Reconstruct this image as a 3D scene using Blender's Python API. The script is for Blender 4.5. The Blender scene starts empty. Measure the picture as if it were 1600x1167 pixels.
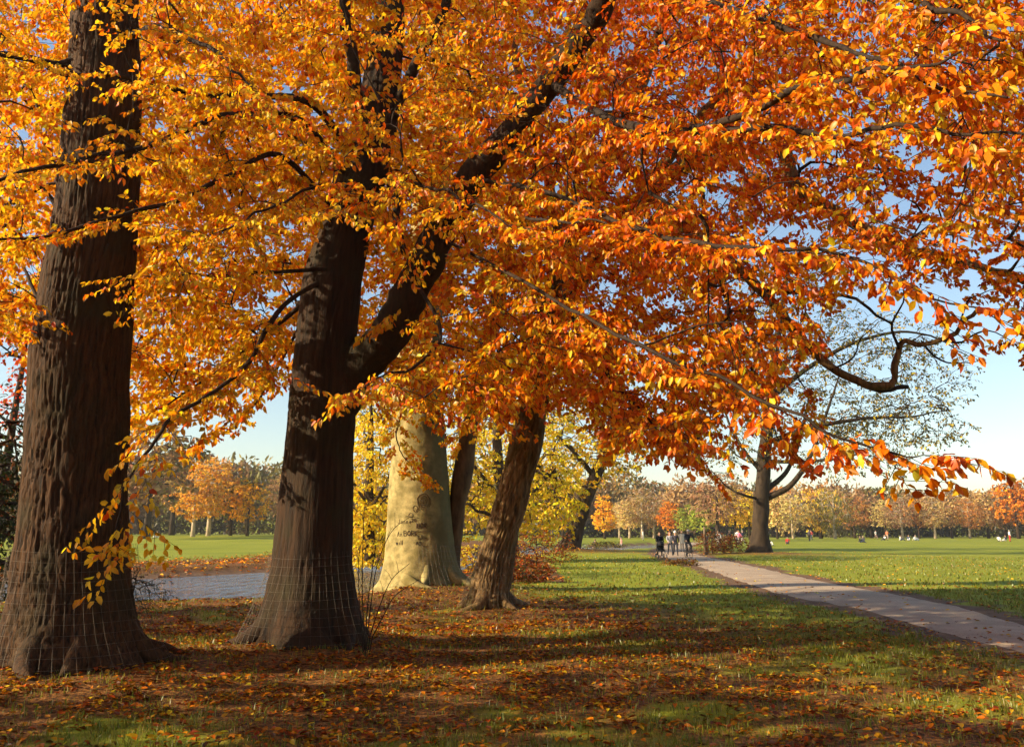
import bpy, bmesh, math, random
import numpy as np
from mathutils import Vector, Matrix

R = math.radians
rng = np.random.default_rng(11)
random.seed(5)
SC = bpy.context.scene
C = SC.collection

# ------------------------------------------------------------------ camera
F, CX, CY, HOR, EYE = 1350.0, 800.0, 533.5, 831.0, 1.65
TILT = math.atan((HOR - CY) / F)
cam = bpy.data.cameras.new('camera')
cam.sensor_width = 36.0
cam.lens = F / 1600.0 * 36.0
cam.shift_y = -50.0 / 1600.0
cam.clip_start, cam.clip_end = 0.1, 3000.0
camo = bpy.data.objects.new('camera', cam); C.objects.link(camo)
camo.location = (0, 0, EYE)
camo.rotation_euler = (math.pi / 2 + TILT, 0, 0)
SC.camera = camo

# ------------------------------------------------------------------ sky, sun, exposure
SUN_AZ, SUN_EL = R(-105.0), R(24.0)
world = bpy.data.worlds.new('World'); SC.world = world; world.use_nodes = True
wn = world.node_tree.nodes
sky = wn.new('ShaderNodeTexSky'); sky.sky_type = 'NISHITA'; sky.sun_disc = False
sky.sun_elevation = SUN_EL; sky.sun_rotation = SUN_AZ
sky.air_density = 1.1; sky.dust_density = 0.7; sky.ozone_density = 1.0
world.node_tree.links.new(sky.outputs[0], wn['Background'].inputs[0])
wn['Background'].inputs[1].default_value = 0.098
sun = bpy.data.lights.new('sun', 'SUN'); sun.energy = 5.0; sun.angle = R(0.5); sun.color = (1.0, 0.81, 0.53)
suno = bpy.data.objects.new('sun', sun); C.objects.link(suno)
sdir = Vector((math.sin(SUN_AZ) * math.cos(SUN_EL), math.cos(SUN_AZ) * math.cos(SUN_EL), math.sin(SUN_EL)))
suno.rotation_euler = sdir.to_track_quat('Z', 'Y').to_euler()
suno.location = (-30, -10, 25)
SC.view_settings.view_transform = 'Standard'; SC.view_settings.look = 'None'
SC.view_settings.exposure = 1.05; SC.view_settings.gamma = 1.0; SC.view_settings.use_curve_mapping = False
cy = SC.cycles
cy.use_adaptive_sampling = True; cy.adaptive_threshold = 0.03
cy.max_bounces = 4; cy.diffuse_bounces = 3; cy.glossy_bounces = 3; cy.transmission_bounces = 4
cy.transparent_max_bounces = 4; cy.caustics_reflective = False; cy.caustics_refractive = False
cy.use_denoising = True

# ------------------------------------------------------------------ maths helpers
ct, st = math.cos(TILT), math.sin(TILT)
def ray(px, py):
    a = (np.asarray(px, float) - CX) / F; b = (CY - np.asarray(py, float)) / F
    return np.stack([a, ct - b * st, st + b * ct], -1)
def P(px, py, Y):
    d = ray(px, py); s = np.asarray(Y, float) / d[..., 1]
    p = d * s[..., None]; p[..., 2] += EYE; return p
def G(px, py, z=0.0):
    d = ray(px, py); s = (z - EYE) / d[..., 2]
    p = d * s[..., None]; p[..., 2] += EYE; return p
def proj(p):
    q = np.asarray(p, float) - np.array([0, 0, EYE])
    z = q[..., 1] * ct + q[..., 2] * st
    u = -q[..., 1] * st + q[..., 2] * ct
    zz = np.where(z > 0.05, z, 0.05)
    return CX + F * q[..., 0] / zz, CY - F * u / zz, z
def sstep(a, b, x):
    t = np.clip((np.asarray(x, float) - a) / (b - a), 0, 1); return t * t * (3 - 2 * t)
def nrm(v):
    v = np.asarray(v, float)
    return v / np.maximum(np.linalg.norm(v, axis=-1, keepdims=True), 1e-9)
_perm = np.random.default_rng(3).permutation(256)
_perm = np.concatenate([_perm, _perm, _perm])
_gr = nrm(np.random.default_rng(4).normal(size=(256, 3)))
def noise3(p):
    p = np.asarray(p, float); i = np.floor(p).astype(int); f = p - i; i &= 255
    u = f * f * f * (f * (f * 6 - 15) + 10); out = 0
    for dx in (0, 1):
        for dy in (0, 1):
            for dz in (0, 1):
                h = _perm[_perm[_perm[(i[..., 0] + dx) & 255] + ((i[..., 1] + dy) & 255)] + ((i[..., 2] + dz) & 255)]
                g = _gr[h]
                d = g[..., 0] * (f[..., 0] - dx) + g[..., 1] * (f[..., 1] - dy) + g[..., 2] * (f[..., 2] - dz)
                w = (u[..., 0] if dx else 1 - u[..., 0]) * (u[..., 1] if dy else 1 - u[..., 1]) * (u[..., 2] if dz else 1 - u[..., 2])
                out = out + w * d
    return out * 1.6
def fbm(p, o=3):
    s, a = 0, 1.0
    for k in range(o):
        s = s + a * noise3(np.asarray(p) * 2 ** k + 17.3 * k); a *= 0.5
    return s
def catmull(pts, n):
    pts = np.asarray(pts, float); m = len(pts)
    q = np.vstack([2 * pts[0] - pts[1], pts, 2 * pts[-1] - pts[-2]])
    t = np.linspace(0, m - 1, n); i = np.minimum(t.astype(int), m - 2); f = (t - i)[:, None]
    a, b, c, d = q[i], q[i + 1], q[i + 2], q[i + 3]
    return 0.5 * ((2 * b) + (-a + c) * f + (2 * a - 5 * b + 4 * c - d) * f ** 2 + (-a + 3 * b - 3 * c + d) * f ** 3)

# ------------------------------------------------------------------ mesh helpers
def mesh_np(name, V, faces, mat=None, smooth=False, col=None):
    """faces: list of int arrays (n,3) or (n,4)"""
    V = np.ascontiguousarray(V, np.float32)
    me = bpy.data.meshes.new(name)
    faces = [np.asarray(f, np.int32) for f in faces if len(f)]
    loops = np.concatenate([f.ravel() for f in faces]).astype(np.int32)
    tot = np.concatenate([np.full(len(f), f.shape[1], np.int32) for f in faces])
    start = np.concatenate([[0], np.cumsum(tot)[:-1]]).astype(np.int32)
    me.vertices.add(len(V)); me.vertices.foreach_set('co', V.ravel())
    me.loops.add(len(loops)); me.loops.foreach_set('vertex_index', loops)
    me.polygons.add(len(tot)); me.polygons.foreach_set('loop_start', start); me.polygons.foreach_set('loop_total', tot)
    if smooth: me.polygons.foreach_set('use_smooth', np.ones(len(tot), bool))
    if col is not None:
        at = me.color_attributes.new('col', 'FLOAT_COLOR', 'POINT')
        c4 = np.ones((len(V), 4), np.float32); c4[:, :3] = col
        at.data.foreach_set('color', c4.ravel())
    me.update(calc_edges=True)
    if mat: me.materials.append(mat)
    return me
def link(name, me, parent=None, base=None):
    o = bpy.data.objects.new(name, me); C.objects.link(o)
    if parent is not None:
        o.parent = parent
        if base is not None: o.matrix_parent_inverse = Matrix.Translation(-Vector(base))
    return o
def empty(name, loc):
    o = bpy.data.objects.new(name, None); C.objects.link(o); o.location = loc; o.empty_display_size = 0.2
    return o
def tag(o, label=None, cat=None, group=None, kind=None):
    if label: o['label'] = label
    if cat: o['category'] = cat
    if group: o['group'] = group
    if kind: o['kind'] = kind
    return o
class MB:
    """collects pieces of one mesh"""
    def __init__(s): s.V = []; s.T = []; s.Q = []; s.n = 0; s.col = []
    def add(s, V, tris=None, quads=None, col=None):
        V = np.asarray(V, float)
        if tris is not None and len(tris): s.T.append(np.asarray(tris) + s.n)
        if quads is not None and len(quads): s.Q.append(np.asarray(quads) + s.n)
        s.V.append(V); s.n += len(V)
        if col is not None: s.col.append(np.broadcast_to(np.asarray(col, float), (len(V), 3)))
    def tube(s, pts, r, k=6, cap=True, col=None):
        pts = np.asarray(pts, float); n = len(pts); r = np.broadcast_to(np.asarray(r, float), (n,))
        t = nrm(np.gradient(pts, axis=0))
        ref = np.array([0, 0, 1.0]) if abs(t[:, 2]).mean() < 0.8 else np.array([1.0, 0, 0])
        u = nrm(np.cross(t, ref)); w = np.cross(u, t)
        a = np.arange(k) * 2 * math.pi / k
        V = pts[:, None] + r[:, None, None] * (np.cos(a)[None, :, None] * u[:, None] + np.sin(a)[None, :, None] * w[:, None])
        i = np.arange(n - 1)[:, None] * k; j = np.arange(k)[None]; j2 = (j + 1) % k
        q = np.stack([i + j, i + j2, i + k + j2, i + k + j], -1).reshape(-1, 4)
        V = V.reshape(-1, 3); tr = []
        if cap and k > 2:
            V = np.vstack([V, pts[0], pts[-1]]); c0 = n * k
            for m in range(k):
                tr.append((c0, (m + 1) % k, m)); tr.append((c0 + 1, (n - 1) * k + m, (n - 1) * k + (m + 1) % k))
        s.add(V, tr, q, col)
    def box(s, c, d, rz=0.0, col=None, M=None):
        x, y, z = np.asarray(d, float) / 2
        V = np.array([(a * x, b * y, e * z) for e in (-1, 1) for b in (-1, 1) for a in (-1, 1)])
        if M is not None: V = V @ np.asarray(M).T
        c_, s_ = math.cos(rz), math.sin(rz)
        V = V @ np.array([[c_, s_, 0], [-s_, c_, 0], [0, 0, 1]]) + np.asarray(c, float)
        s.add(V, None, [(0, 2, 3, 1), (4, 5, 7, 6), (0, 1, 5, 4), (2, 6, 7, 3), (0, 4, 6, 2), (1, 3, 7, 5)], col)
    def mesh(s, name, mat, smooth=False):
        return mesh_np(name, np.vstack(s.V), s.T + s.Q if False else ([np.vstack(s.T)] if s.T else []) + ([np.vstack(s.Q)] if s.Q else []),
                       mat, smooth, np.vstack(s.col) if s.col else None)
    def build(s, name, mat, parent=None, base=None, smooth=False): return link(name, s.mesh(name, mat, smooth), parent, base)

# ------------------------------------------------------------------ materials
def newmat(name):
    m = bpy.data.materials.new(name); m.use_nodes = True
    n = m.node_tree.nodes; l = m.node_tree.links; n.clear()
    out = n.new('ShaderNodeOutputMaterial'); return m, n, l, out
def principled(n, rough=0.8, spec=0.3):
    b = n.new('ShaderNodeBsdfPrincipled'); b.inputs['Roughness'].default_value = rough
    b.inputs['Specular IOR Level'].default_value = spec; return b
def plain(name, col, rough=0.8, metal=0.0, var=0.15, scale=8.0, spec=0.3):
    m, n, l, out = newmat(name); b = principled(n, rough, spec); b.inputs['Metallic'].default_value = metal
    tc = n.new('ShaderNodeTexCoord'); no = n.new('ShaderNodeTexNoise'); no.inputs['Scale'].default_value = scale; no.inputs['Detail'].default_value = 4
    l.new(tc.outputs['Object'], no.inputs['Vector'])
    mx = n.new('ShaderNodeMix'); mx.data_type = 'RGBA'; l.new(no.outputs['Fac'], mx.inputs[0])
    c = np.array(col); mx.inputs[6].default_value = (*np.clip(c * (1 - var * 2), 0, 1), 1); mx.inputs[7].default_value = (*np.clip(c * (1 + var * 2), 0, 1), 1)
    l.new(mx.outputs[2], b.inputs['Base Color']); l.new(b.outputs[0], out.inputs[0]); return m
def leafmat(name, source='attr', trans=0.5, tint=(1.1, 0.95, 0.6), gloss=0.05):
    m, n, l, out = newmat(name)
    if source == 'attr':
        a = n.new('ShaderNodeAttribute'); a.attribute_name = 'col'; c = a.outputs['Color']
    elif source == 'object':
        a = n.new('ShaderNodeObjectInfo'); c = a.outputs['Color']
    else:
        a = n.new('ShaderNodeAttribute'); a.attribute_name = 'col'; ob = n.new('ShaderNodeObjectInfo')
        mu = n.new('ShaderNodeMix'); mu.data_type = 'RGBA'; mu.blend_type = 'MULTIPLY'; mu.inputs[0].default_value = 1
        l.new(a.outputs['Color'], mu.inputs[6]); l.new(ob.outputs['Color'], mu.inputs[7]); c = mu.outputs[2]
    d = n.new('ShaderNodeBsdfDiffuse'); t = n.new('ShaderNodeBsdfTranslucent'); mx = n.new('ShaderNodeMixShader'); mx.inputs[0].default_value = trans
    l.new(c, d.inputs[0])
    tm = n.new('ShaderNodeMix'); tm.data_type = 'RGBA'; tm.blend_type = 'MULTIPLY'; tm.inputs[0].default_value = 1; tm.inputs[7].default_value = (*tint, 1)
    l.new(c, tm.inputs[6]); l.new(tm.outputs[2], t.inputs[0])
    l.new(d.outputs[0], mx.inputs[1]); l.new(t.outputs[0], mx.inputs[2]); last = mx.outputs[0]
    if gloss:
        g = n.new('ShaderNodeBsdfGlossy'); g.inputs['Roughness'].default_value = 0.38; m2 = n.new('ShaderNodeMixShader'); m2.inputs[0].default_value = gloss
        l.new(last, m2.inputs[1]); l.new(g.outputs[0], m2.inputs[2]); last = m2.outputs[0]
    l.new(last, out.inputs[0]); return m
def barkmat(name, dark, light, su=(14, 14, 2.2), bump=1.0, moss=None, mossy_shade=False):
    m, n, l, out = newmat(name); b = principled(n, 0.85, 0.25)
    tc = n.new('ShaderNodeTexCoord'); mp = n.new('ShaderNodeMapping'); mp.inputs['Scale'].default_value = su
    l.new(tc.outputs['Object'], mp.inputs['Vector'])
    no = n.new('ShaderNodeTexNoise'); no.inputs['Scale'].default_value = 1.0; no.inputs['Detail'].default_value = 6; no.inputs['Roughness'].default_value = 0.65
    l.new(mp.outputs[0], no.inputs['Vector'])
    cr = n.new('ShaderNodeValToRGB'); cr.color_ramp.elements[0].position = 0.32; cr.color_ramp.elements[1].position = 0.7
    cr.color_ramp.elements[0].color = (*dark, 1); cr.color_ramp.elements[1].color = (*light, 1)
    l.new(no.outputs['Fac'], cr.inputs[0]); c = cr.outputs[0]
    n2 = n.new('ShaderNodeTexNoise'); n2.inputs['Scale'].default_value = 1.7; n2.inputs['Detail'].default_value = 5; l.new(tc.outputs['Object'], n2.inputs['Vector'])
    if moss:
        r2 = n.new('ShaderNodeValToRGB'); r2.color_ramp.elements[0].position = 0.5; r2.color_ramp.elements[1].position = 0.72
        l.new(n2.outputs['Fac'], r2.inputs[0]); mx = n.new('ShaderNodeMix'); mx.data_type = 'RGBA'
        l.new(r2.outputs[0], mx.inputs[0]); l.new(c, mx.inputs[6]); mx.inputs[7].default_value = (*moss, 1); c = mx.outputs[2]
    if mossy_shade:      # moss plus the right side's shade, put into the bark colour
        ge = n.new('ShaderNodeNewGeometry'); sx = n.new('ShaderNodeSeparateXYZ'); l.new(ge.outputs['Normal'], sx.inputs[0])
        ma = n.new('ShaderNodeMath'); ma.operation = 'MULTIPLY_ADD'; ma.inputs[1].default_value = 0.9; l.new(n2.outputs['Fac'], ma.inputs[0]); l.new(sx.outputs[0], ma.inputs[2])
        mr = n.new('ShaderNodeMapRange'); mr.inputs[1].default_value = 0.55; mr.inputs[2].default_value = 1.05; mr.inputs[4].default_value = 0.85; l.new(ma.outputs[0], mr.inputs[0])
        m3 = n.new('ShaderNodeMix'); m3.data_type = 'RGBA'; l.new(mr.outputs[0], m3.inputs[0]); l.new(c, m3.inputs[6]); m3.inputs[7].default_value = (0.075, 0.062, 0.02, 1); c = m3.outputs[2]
    l.new(c, b.inputs['Base Color'])
    bp = n.new('ShaderNodeBump'); bp.inputs['Strength'].default_value = bump; bp.inputs['Distance'].default_value = 0.02
    m4 = n.new('ShaderNodeMapping'); m4.inputs['Scale'].default_value = (60, 60, 14); l.new(tc.outputs['Object'], m4.inputs['Vector'])
    n4 = n.new('ShaderNodeTexNoise'); n4.inputs['Scale'].default_value = 1.0; n4.inputs['Detail'].default_value = 4; l.new(m4.outputs[0], n4.inputs['Vector'])
    hs = n.new('ShaderNodeMath'); hs.operation = 'MULTIPLY_ADD'; hs.inputs[1].default_value = 0.45; l.new(n4.outputs['Fac'], hs.inputs[0]); l.new(no.outputs['Fac'], hs.inputs[2])
    l.new(hs.outputs[0], bp.inputs['Height']); l.new(bp.outputs[0], b.inputs['Normal'])
    l.new(b.outputs[0], out.inputs[0]); return m

M = {}
M['leaf'] = leafmat('autumn_leaves', gloss=0.02)
M['leaf_single'] = leafmat('autumn_leaf', 'object', gloss=0.02)
M['leaf_far'] = leafmat('far_foliage', 'both', 0.35, gloss=0.0)
M['litter'] = leafmat('fallen_leaves', 'attr', 0.12, gloss=0.04)
M['litter_single'] = leafmat('fallen_leaf', 'object', 0.12, gloss=0.04)
M['grass'] = leafmat('grass_blades', 'attr', 0.35, (1.0, 1.0, 0.6), gloss=0.03)
M['bark1'] = barkmat('furrowed_bark', (0.005, 0.0025, 0.001), (0.095, 0.043, 0.014), (26, 26, 1.6), moss=(0.030, 0.022, 0.007))
M['bark2'] = barkmat('fluted_bark', (0.006, 0.003, 0.0013), (0.050, 0.023, 0.008), (16, 16, 1.2), moss=(0.026, 0.019, 0.006))
M['bark3'] = barkmat('smooth_pale_bark', (0.17, 0.14, 0.05), (0.46, 0.37, 0.155), (5, 5, 6.0), 0.5, moss=(0.14, 0.11, 0.03), mossy_shade=True)
M['stem'] = barkmat('shaded_stem_bark', (0.035, 0.02, 0.009), (0.15, 0.092, 0.045), (7, 7, 2.0), 0.5)  # the slim stem's shade is put into this darker brown
M['bark4'] = barkmat('ridged_bark', (0.026, 0.015, 0.006), (0.27, 0.165, 0.07), (16, 16, 2), moss=(0.09, 0.07, 0.02))
M['branch'] = barkmat('branch_bark', (0.010, 0.006, 0.004), (0.045, 0.027, 0.015), (18, 18, 18), 0.3)
M['farbark'] = barkmat('distant_bark', (0.018, 0.011, 0.006), (0.065, 0.042, 0.023), (4, 4, 1.5), 0.3)
M['palebark'] = barkmat('pale_distant_bark', (0.35, 0.27, 0.18), (0.55, 0.45, 0.32), (3, 3, 2), 0.2)
M['wire'] = plain('galvanised_wire', (0.10, 0.08, 0.06), 0.55, 0.4, 0.1)
M['carve'] = plain('carved_bark_scar', (0.07, 0.05, 0.03), 0.9)
M['wood'] = plain('weathered_wood', (0.16, 0.11, 0.07), 0.85)

# ------------------------------------------------------------------ terrain
def poly_sd(x, y, poly):
    """signed distance, negative inside"""
    p = np.stack([x, y], -1).reshape(-1, 2); d = np.full(len(p), 1e9); ins = np.zeros(len(p), bool)
    n = len(poly)
    for i in range(n):
        a = poly[i]; b = poly[(i + 1) % n]; e = b - a; w = p - a
        t = np.clip((w @ e) / (e @ e), 0, 1); q = w - t[:, None] * e
        d = np.minimum(d, np.hypot(q[:, 0], q[:, 1]))
        c = (a[1] > p[:, 1]) != (b[1] > p[:, 1])
        with np.errstate(divide='ignore', invalid='ignore'):
            xi = a[0] + (p[:, 1] - a[1]) * e[0] / (e[1] if e[1] else 1e-9)
        ins ^= c & (p[:, 0] < xi)
    return np.where(ins, -d, d).reshape(np.shape(x))
WZ = -0.35
near_px = [(-700, 955), (-100, 951), (300, 948), (560, 946), (625, 930), (690, 900), (745, 883), (850, 866), (940, 865), (992, 862), (1044, 854)]
far_px = [(1030, 850.5), (940, 855), (840, 858), (740, 866), (600, 884), (440, 893), (240, 904), (-100, 915), (-700, 930)]
wat = np.vstack([G(np.array([a for a, b in near_px]), np.array([b for a, b in near_px]), WZ)[:, :2],
                 G(np.array([a for a, b in far_px]), np.array([b for a, b in far_px]), WZ)[:, :2]])
Lp = [(2500, 1230), (1900, 1100), (1600, 1022), (1500, 1000), (1420, 975), (1330, 952), (1240, 936), (1160, 912), (1090, 886), (1040, 872), (1022, 862), (1035, 855), (1060, 850.5)]
Up = [(2500, 1130), (1900, 1040), (1600, 974), (1500, 947), (1420, 931), (1330, 915), (1250, 900), (1180, 884), (1120, 872), (1086, 866), (1076, 859), (1086, 853), (1110, 849.5)]
PL = catmull(G(*map(np.array, zip(*Lp)))[:, :2], 160); PU = catmull(G(*map(np.array, zip(*Up)))[:, :2], 160)
path_poly = np.vstack([PL[::3], PU[::-3]])

B1, B2, B3, B4 = [G(*q) for q in ((118, 1052), (484, 1015), (655, 925), (762, 953))]
B5, B6 = G(892, 862), G(1188, 867)
mounds = [(B1, 0.12, 1.6), (B2, 0.12, 1.6), (B3, 0.30, 2.6), (B4, 0.10, 1.6), (B6, 0.25, 4.0), (B5, 0.25, 4.0)]
def Hraw(x, y):
    x = np.asarray(x, float); y = np.asarray(y, float)
    r = x / np.maximum(y, 5.0)
    lf = 1 - sstep(-0.15, 0.1, r)
    z = (0.25 + 0.9 * lf) * sstep(55, 140, y)
    z = z + 9.0 * sstep(285, 340, y)
    for b, a, w in mounds: z = z + a * np.exp(-((x - b[0]) ** 2 + (y - b[1]) ** 2) / w ** 2)
    return z
def H(x, y, full=False):
    x = np.asarray(x, float); y = np.asarray(y, float)
    sw = poly_sd(x, y, wat); sp = poly_sd(x, y, path_poly)
    z = Hraw(x, y)
    nz = fbm(np.stack([x / 1.7, y / 1.7, 0 * x], -1), 3) * 0.045 + noise3(np.stack([x / 7, y / 7, 0 * x + 3], -1)) * 0.07
    z = z + nz * sstep(0.3, 2.0, sp) * (1 - sstep(60, 100, y)) * sstep(0, 2.5, sw)
    z = z - 0.03 * (1 - sstep(-0.6, 0.8, sp)) * 0
    k = sstep(0.0, 2.2, sw)
    zo = WZ + (z - WZ) * k
    z = np.where(sw > 0, zo, WZ - 0.02 - 0.4 * sstep(0, 2.5, -sw))
    return (z, sw, sp) if full else z
def ground_at(px, Y):
    x = (px - CX) / F * Y / (ct * 1.0)   # first guess, refined below
    for _ in range(4):
        z = float(H(np.array([x]), np.array([Y]))[0]); u, v, d = proj(np.array([x, Y, z])); x += (px - u) * d / F
    return np.array([x, Y, float(H(np.array([x]), np.array([Y]))[0])])

def geo(a, b, s0, g):
    out = [a]; s = s0
    while out[-1] < b: out.append(out[-1] + s); s *= g
    return out
ys = np.array(list(np.arange(-30, 4, 1.0)) + list(np.arange(4, 30, 0.2)) + geo(30, 1500, 0.25, 1.04))
xp = np.array(list(np.arange(0, 9, 0.2)) + geo(9, 900, 0.22, 1.055)); xs = np.concatenate([-xp[:0:-1], xp])
gx, gy = np.meshgrid(xs, ys)
gz, sw, sp = H(gx, gy, True)
nx, ny = len(xs), len(ys)
i = np.arange(ny - 1)[:, None] * nx + np.arange(nx - 1)[None]
quads = np.stack([i, i + 1, i + nx + 1, i + nx], -1).reshape(-1, 4)
def litter_amt(x, y, sw, sp):
    """how thickly fallen leaves lie: thick under the trees on the near side, a band on the far bank"""
    n = fbm(np.stack([x / 2.2, y / 2.2, 0 * x + 9], -1), 3)
    n2 = fbm(np.stack([x / 0.8, y / 2.0, 0 * x + 5], -1), 2)
    # under the near crowns, thinning towards the path and the open grass
    a = 1.0 - sstep(16, 27, y + 1.1 * x + n * 4.5)
    px, py, _ = proj(np.stack([x, y, 0 * x], -1))
    under = 0.0
    for b, w in ((B1, 4.5), (B2, 4.5), (B3, 4.5), (B4, 4.0)):
        under = np.maximum(under, np.exp(-((x - b[0]) ** 2 + (y - b[1]) ** 2) / w ** 2))
    a = np.clip(a * (0.62 + 0.6 * n + 0.35 * n2) + under * 0.75 + n * 0.25 * under, 0, 1)
    a = a * np.where(y < 45, 1, 0)
    bank = np.where((sw > 0) & (y > 30) & (x < 2), (1 - sstep(7, 15, sw + n * 3)) * (0.9 + 0.3 * n), 0)
    tr = np.exp(-((x - B6[0]) ** 2 + (y - B6[1]) ** 2) / 7 ** 2) * 0.7 + np.exp(-((x - B5[0]) ** 2 + (y - B5[1]) ** 2) / 8 ** 2) * 0.7
    return np.clip(np.maximum(np.maximum(a, bank), tr), 0, 1)
lit = litter_amt(gx, gy, sw, sp)
nn = fbm(np.stack([gx / 1.2, gy / 1.2, 0 * gx + 2], -1), 3)
dirt = np.clip((1 - sstep(0.0, 1.1, sp + nn * 0.8)), 0, 1)
dirt = np.maximum(dirt, (1 - sstep(0, 1.6, np.abs(sw - 0.4))) * np.where(gy > 60, 0.9, 0.75))
gcol = np.stack([lit, dirt, 0 * lit], -1).reshape(-1, 3)

def groundmat():
    m, n, l, out = newmat('ground_grass_and_litter'); b = principled(n, 0.9, 0.15)
    a = n.new('ShaderNodeAttribute'); a.attribute_name = 'col'; sep = n.new('ShaderNodeSeparateColor'); l.new(a.outputs['Color'], sep.inputs[0])
    tc = n.new('ShaderNodeTexCoord')
    def noise(sc, det=5, rough=0.6, stretch=None):
        t = n.new('ShaderNodeTexNoise'); t.inputs['Scale'].default_value = sc; t.inputs['Detail'].default_value = det; t.inputs['Roughness'].default_value = rough
        if stretch:
            mp = n.new('ShaderNodeMapping'); mp.inputs['Scale'].default_value = stretch; l.new(tc.outputs['Object'], mp.inputs[0]); l.new(mp.outputs[0], t.inputs['Vector'])
        else: l.new(tc.outputs['Object'], t.inputs['Vector'])
        return t
    def ramp(src, stops):
        r = n.new('ShaderNodeValToRGB'); e = r.color_ramp.elements
        while len(e) < len(stops): e.new(0.5)
        for q, (p, c) in zip(e, stops): q.position = p; q.color = (*c, 1)
        l.new(src, r.inputs[0]); return r.outputs[0]
    def mix(f, c1, c2):
        x = n.new('ShaderNodeMix'); x.data_type = 'RGBA'; l.new(f, x.inputs[0]); l.new(c1, x.inputs[6]); l.new(c2, x.inputs[7]); return x.outputs[2]
    g1 = noise(0.12, 6); g2 = noise(9.0, 6, 0.7)
    mxn = n.new('ShaderNodeMath'); mxn.operation = 'ADD'; l.new(g1.outputs[0], mxn.inputs[0]); l.new(g2.outputs[0], mxn.inputs[1])
    hf = n.new('ShaderNodeMath'); hf.operation = 'MULTIPLY'; hf.inputs[1].default_value = 0.5; l.new(mxn.outputs[0], hf.inputs[0])
    grass = ramp(hf.outputs[0], [(0.30, (0.10, 0.12, 0.010)), (0.48, (0.21, 0.235, 0.016)), (0.62, (0.29, 0.285, 0.03)), (0.75, (0.30, 0.26, 0.06))])
    l1 = noise(16.0, 4, 0.7); litc = ramp(l1.outputs[0], [(0.30, (0.025, 0.014, 0.008)), (0.45, (0.10, 0.045, 0.015)), (0.58, (0.26, 0.11, 0.025)), (0.72, (0.42, 0.20, 0.05))])
    d1 = noise(3.0, 8, 0.7); dirtc = ramp(d1.outputs[0], [(0.3, (0.085, 0.045, 0.024)), (0.7, (0.22, 0.13, 0.075))])
    # break the edges of the litter up with noise
    n3 = noise(2.2, 6, 0.75)
    ad = n.new('ShaderNodeMath'); ad.operation = 'ADD'; l.new(sep.outputs[0], ad.inputs[0])
    sb = n.new('ShaderNodeMath'); sb.operation = 'MULTIPLY_ADD'; sb.inputs[1].default_value = 0.9; sb.inputs[2].default_value = -0.45; l.new(n3.outputs[0], sb.inputs[0]); l.new(sb.outputs[0], ad.inputs[1])
    f1 = n.new('ShaderNodeMapRange'); f1.inputs[1].default_value = 0.25; f1.inputs[2].default_value = 0.7; l.new(ad.outputs[0], f1.inputs[0])
    ad2 = n.new('ShaderNodeMath'); ad2.operation = 'ADD'; l.new(sep.outputs[1], ad2.inputs[0]); l.new(sb.outputs[0], ad2.inputs[1])
    f2 = n.new('ShaderNodeMapRange'); f2.inputs[1].default_value = 0.3; f2.inputs[2].default_value = 0.65; l.new(ad2.outputs[0], f2.inputs[0])
    c = mix(f1.outputs[0], grass, litc); c = mix(f2.outputs[0], c, dirtc)
    l.new(c, b.inputs['Base Color'])
    bp = n.new('ShaderNodeBump'); bp.inputs['Strength'].default_value = 0.8; bp.inputs['Distance'].default_value = 0.05
    l.new(g2.outputs[0], bp.inputs['Height']); l.new(bp.outputs[0], b.inputs['Normal'])
    l.new(b.outputs[0], out.inputs[0]); return m
M['ground'] = groundmat()
gme = mesh_np('ground', np.stack([gx, gy, gz], -1).reshape(-1, 3), [quads], M['ground'], True, gcol)
tag(link('ground', gme), kind='structure')

# path: a gravel sheet laid over the ground
def pathmat():
    m, n, l, out = newmat('gravel_path'); b = principled(n, 0.95, 0.1)
    tc = n.new('ShaderNodeTexCoord')
    a = n.new('ShaderNodeTexNoise'); a.inputs['Scale'].default_value = 0.8; a.inputs['Detail'].default_value = 8; a.inputs['Roughness'].default_value = 0.7
    v = n.new('ShaderNodeTexNoise'); v.inputs['Scale'].default_value = 45; v.inputs['Detail'].default_value = 3
    l.new(tc.outputs['Object'], a.inputs['Vector']); l.new(tc.outputs['Object'], v.inputs['Vector'])
    ad = n.new('ShaderNodeMath'); ad.operation = 'MULTIPLY_ADD'; ad.inputs[1].default_value = 0.45; l.new(v.outputs[0], ad.inputs[0]); 
    m2 = n.new('ShaderNodeMath'); m2.operation = 'MULTIPLY'; m2.inputs[1].default_value = 0.6; l.new(a.outputs[0], m2.inputs[0]); l.new(m2.outputs[0], ad.inputs[2])
    r = n.new('ShaderNodeValToRGB'); r.color_ramp.elements[0].position = 0.36; r.color_ramp.elements[1].position = 0.66
    r.color_ramp.elements[0].color = (0.24, 0.175, 0.13, 1); r.color_ramp.elements[1].color = (0.50, 0.385, 0.275, 1)
    l.new(ad.outputs[0], r.inputs[0]); l.new(r.outputs[0], b.inputs['Base Color'])
    bp = n.new('ShaderNodeBump'); bp.inputs['Strength'].default_value = 0.6; bp.inputs['Distance'].default_value = 0.02; l.new(v.outputs[0], bp.inputs['Height']); l.new(bp.outputs[0], b.inputs['Normal'])
    l.new(b.outputs[0], out.inputs[0]); return m
M['path'] = pathmat()
K = 420; pl = catmull(G(*map(np.array, zip(*Lp)))[:, :2], K); pu = catmull(G(*map(np.array, zip(*Up)))[:, :2], K)
w = nrm(pu - pl); tt = np.arange(K)
sc_ = np.clip(np.hypot(pl[:, 0], pl[:, 1]) / 14, 0.5, 2.5)
pl = pl - w * (fbm(np.stack([pl[:, 0] * 0.9, pl[:, 1] * 0.9, 0 * tt], -1), 3) * 0.35 * sc_)[:, None]
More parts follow.
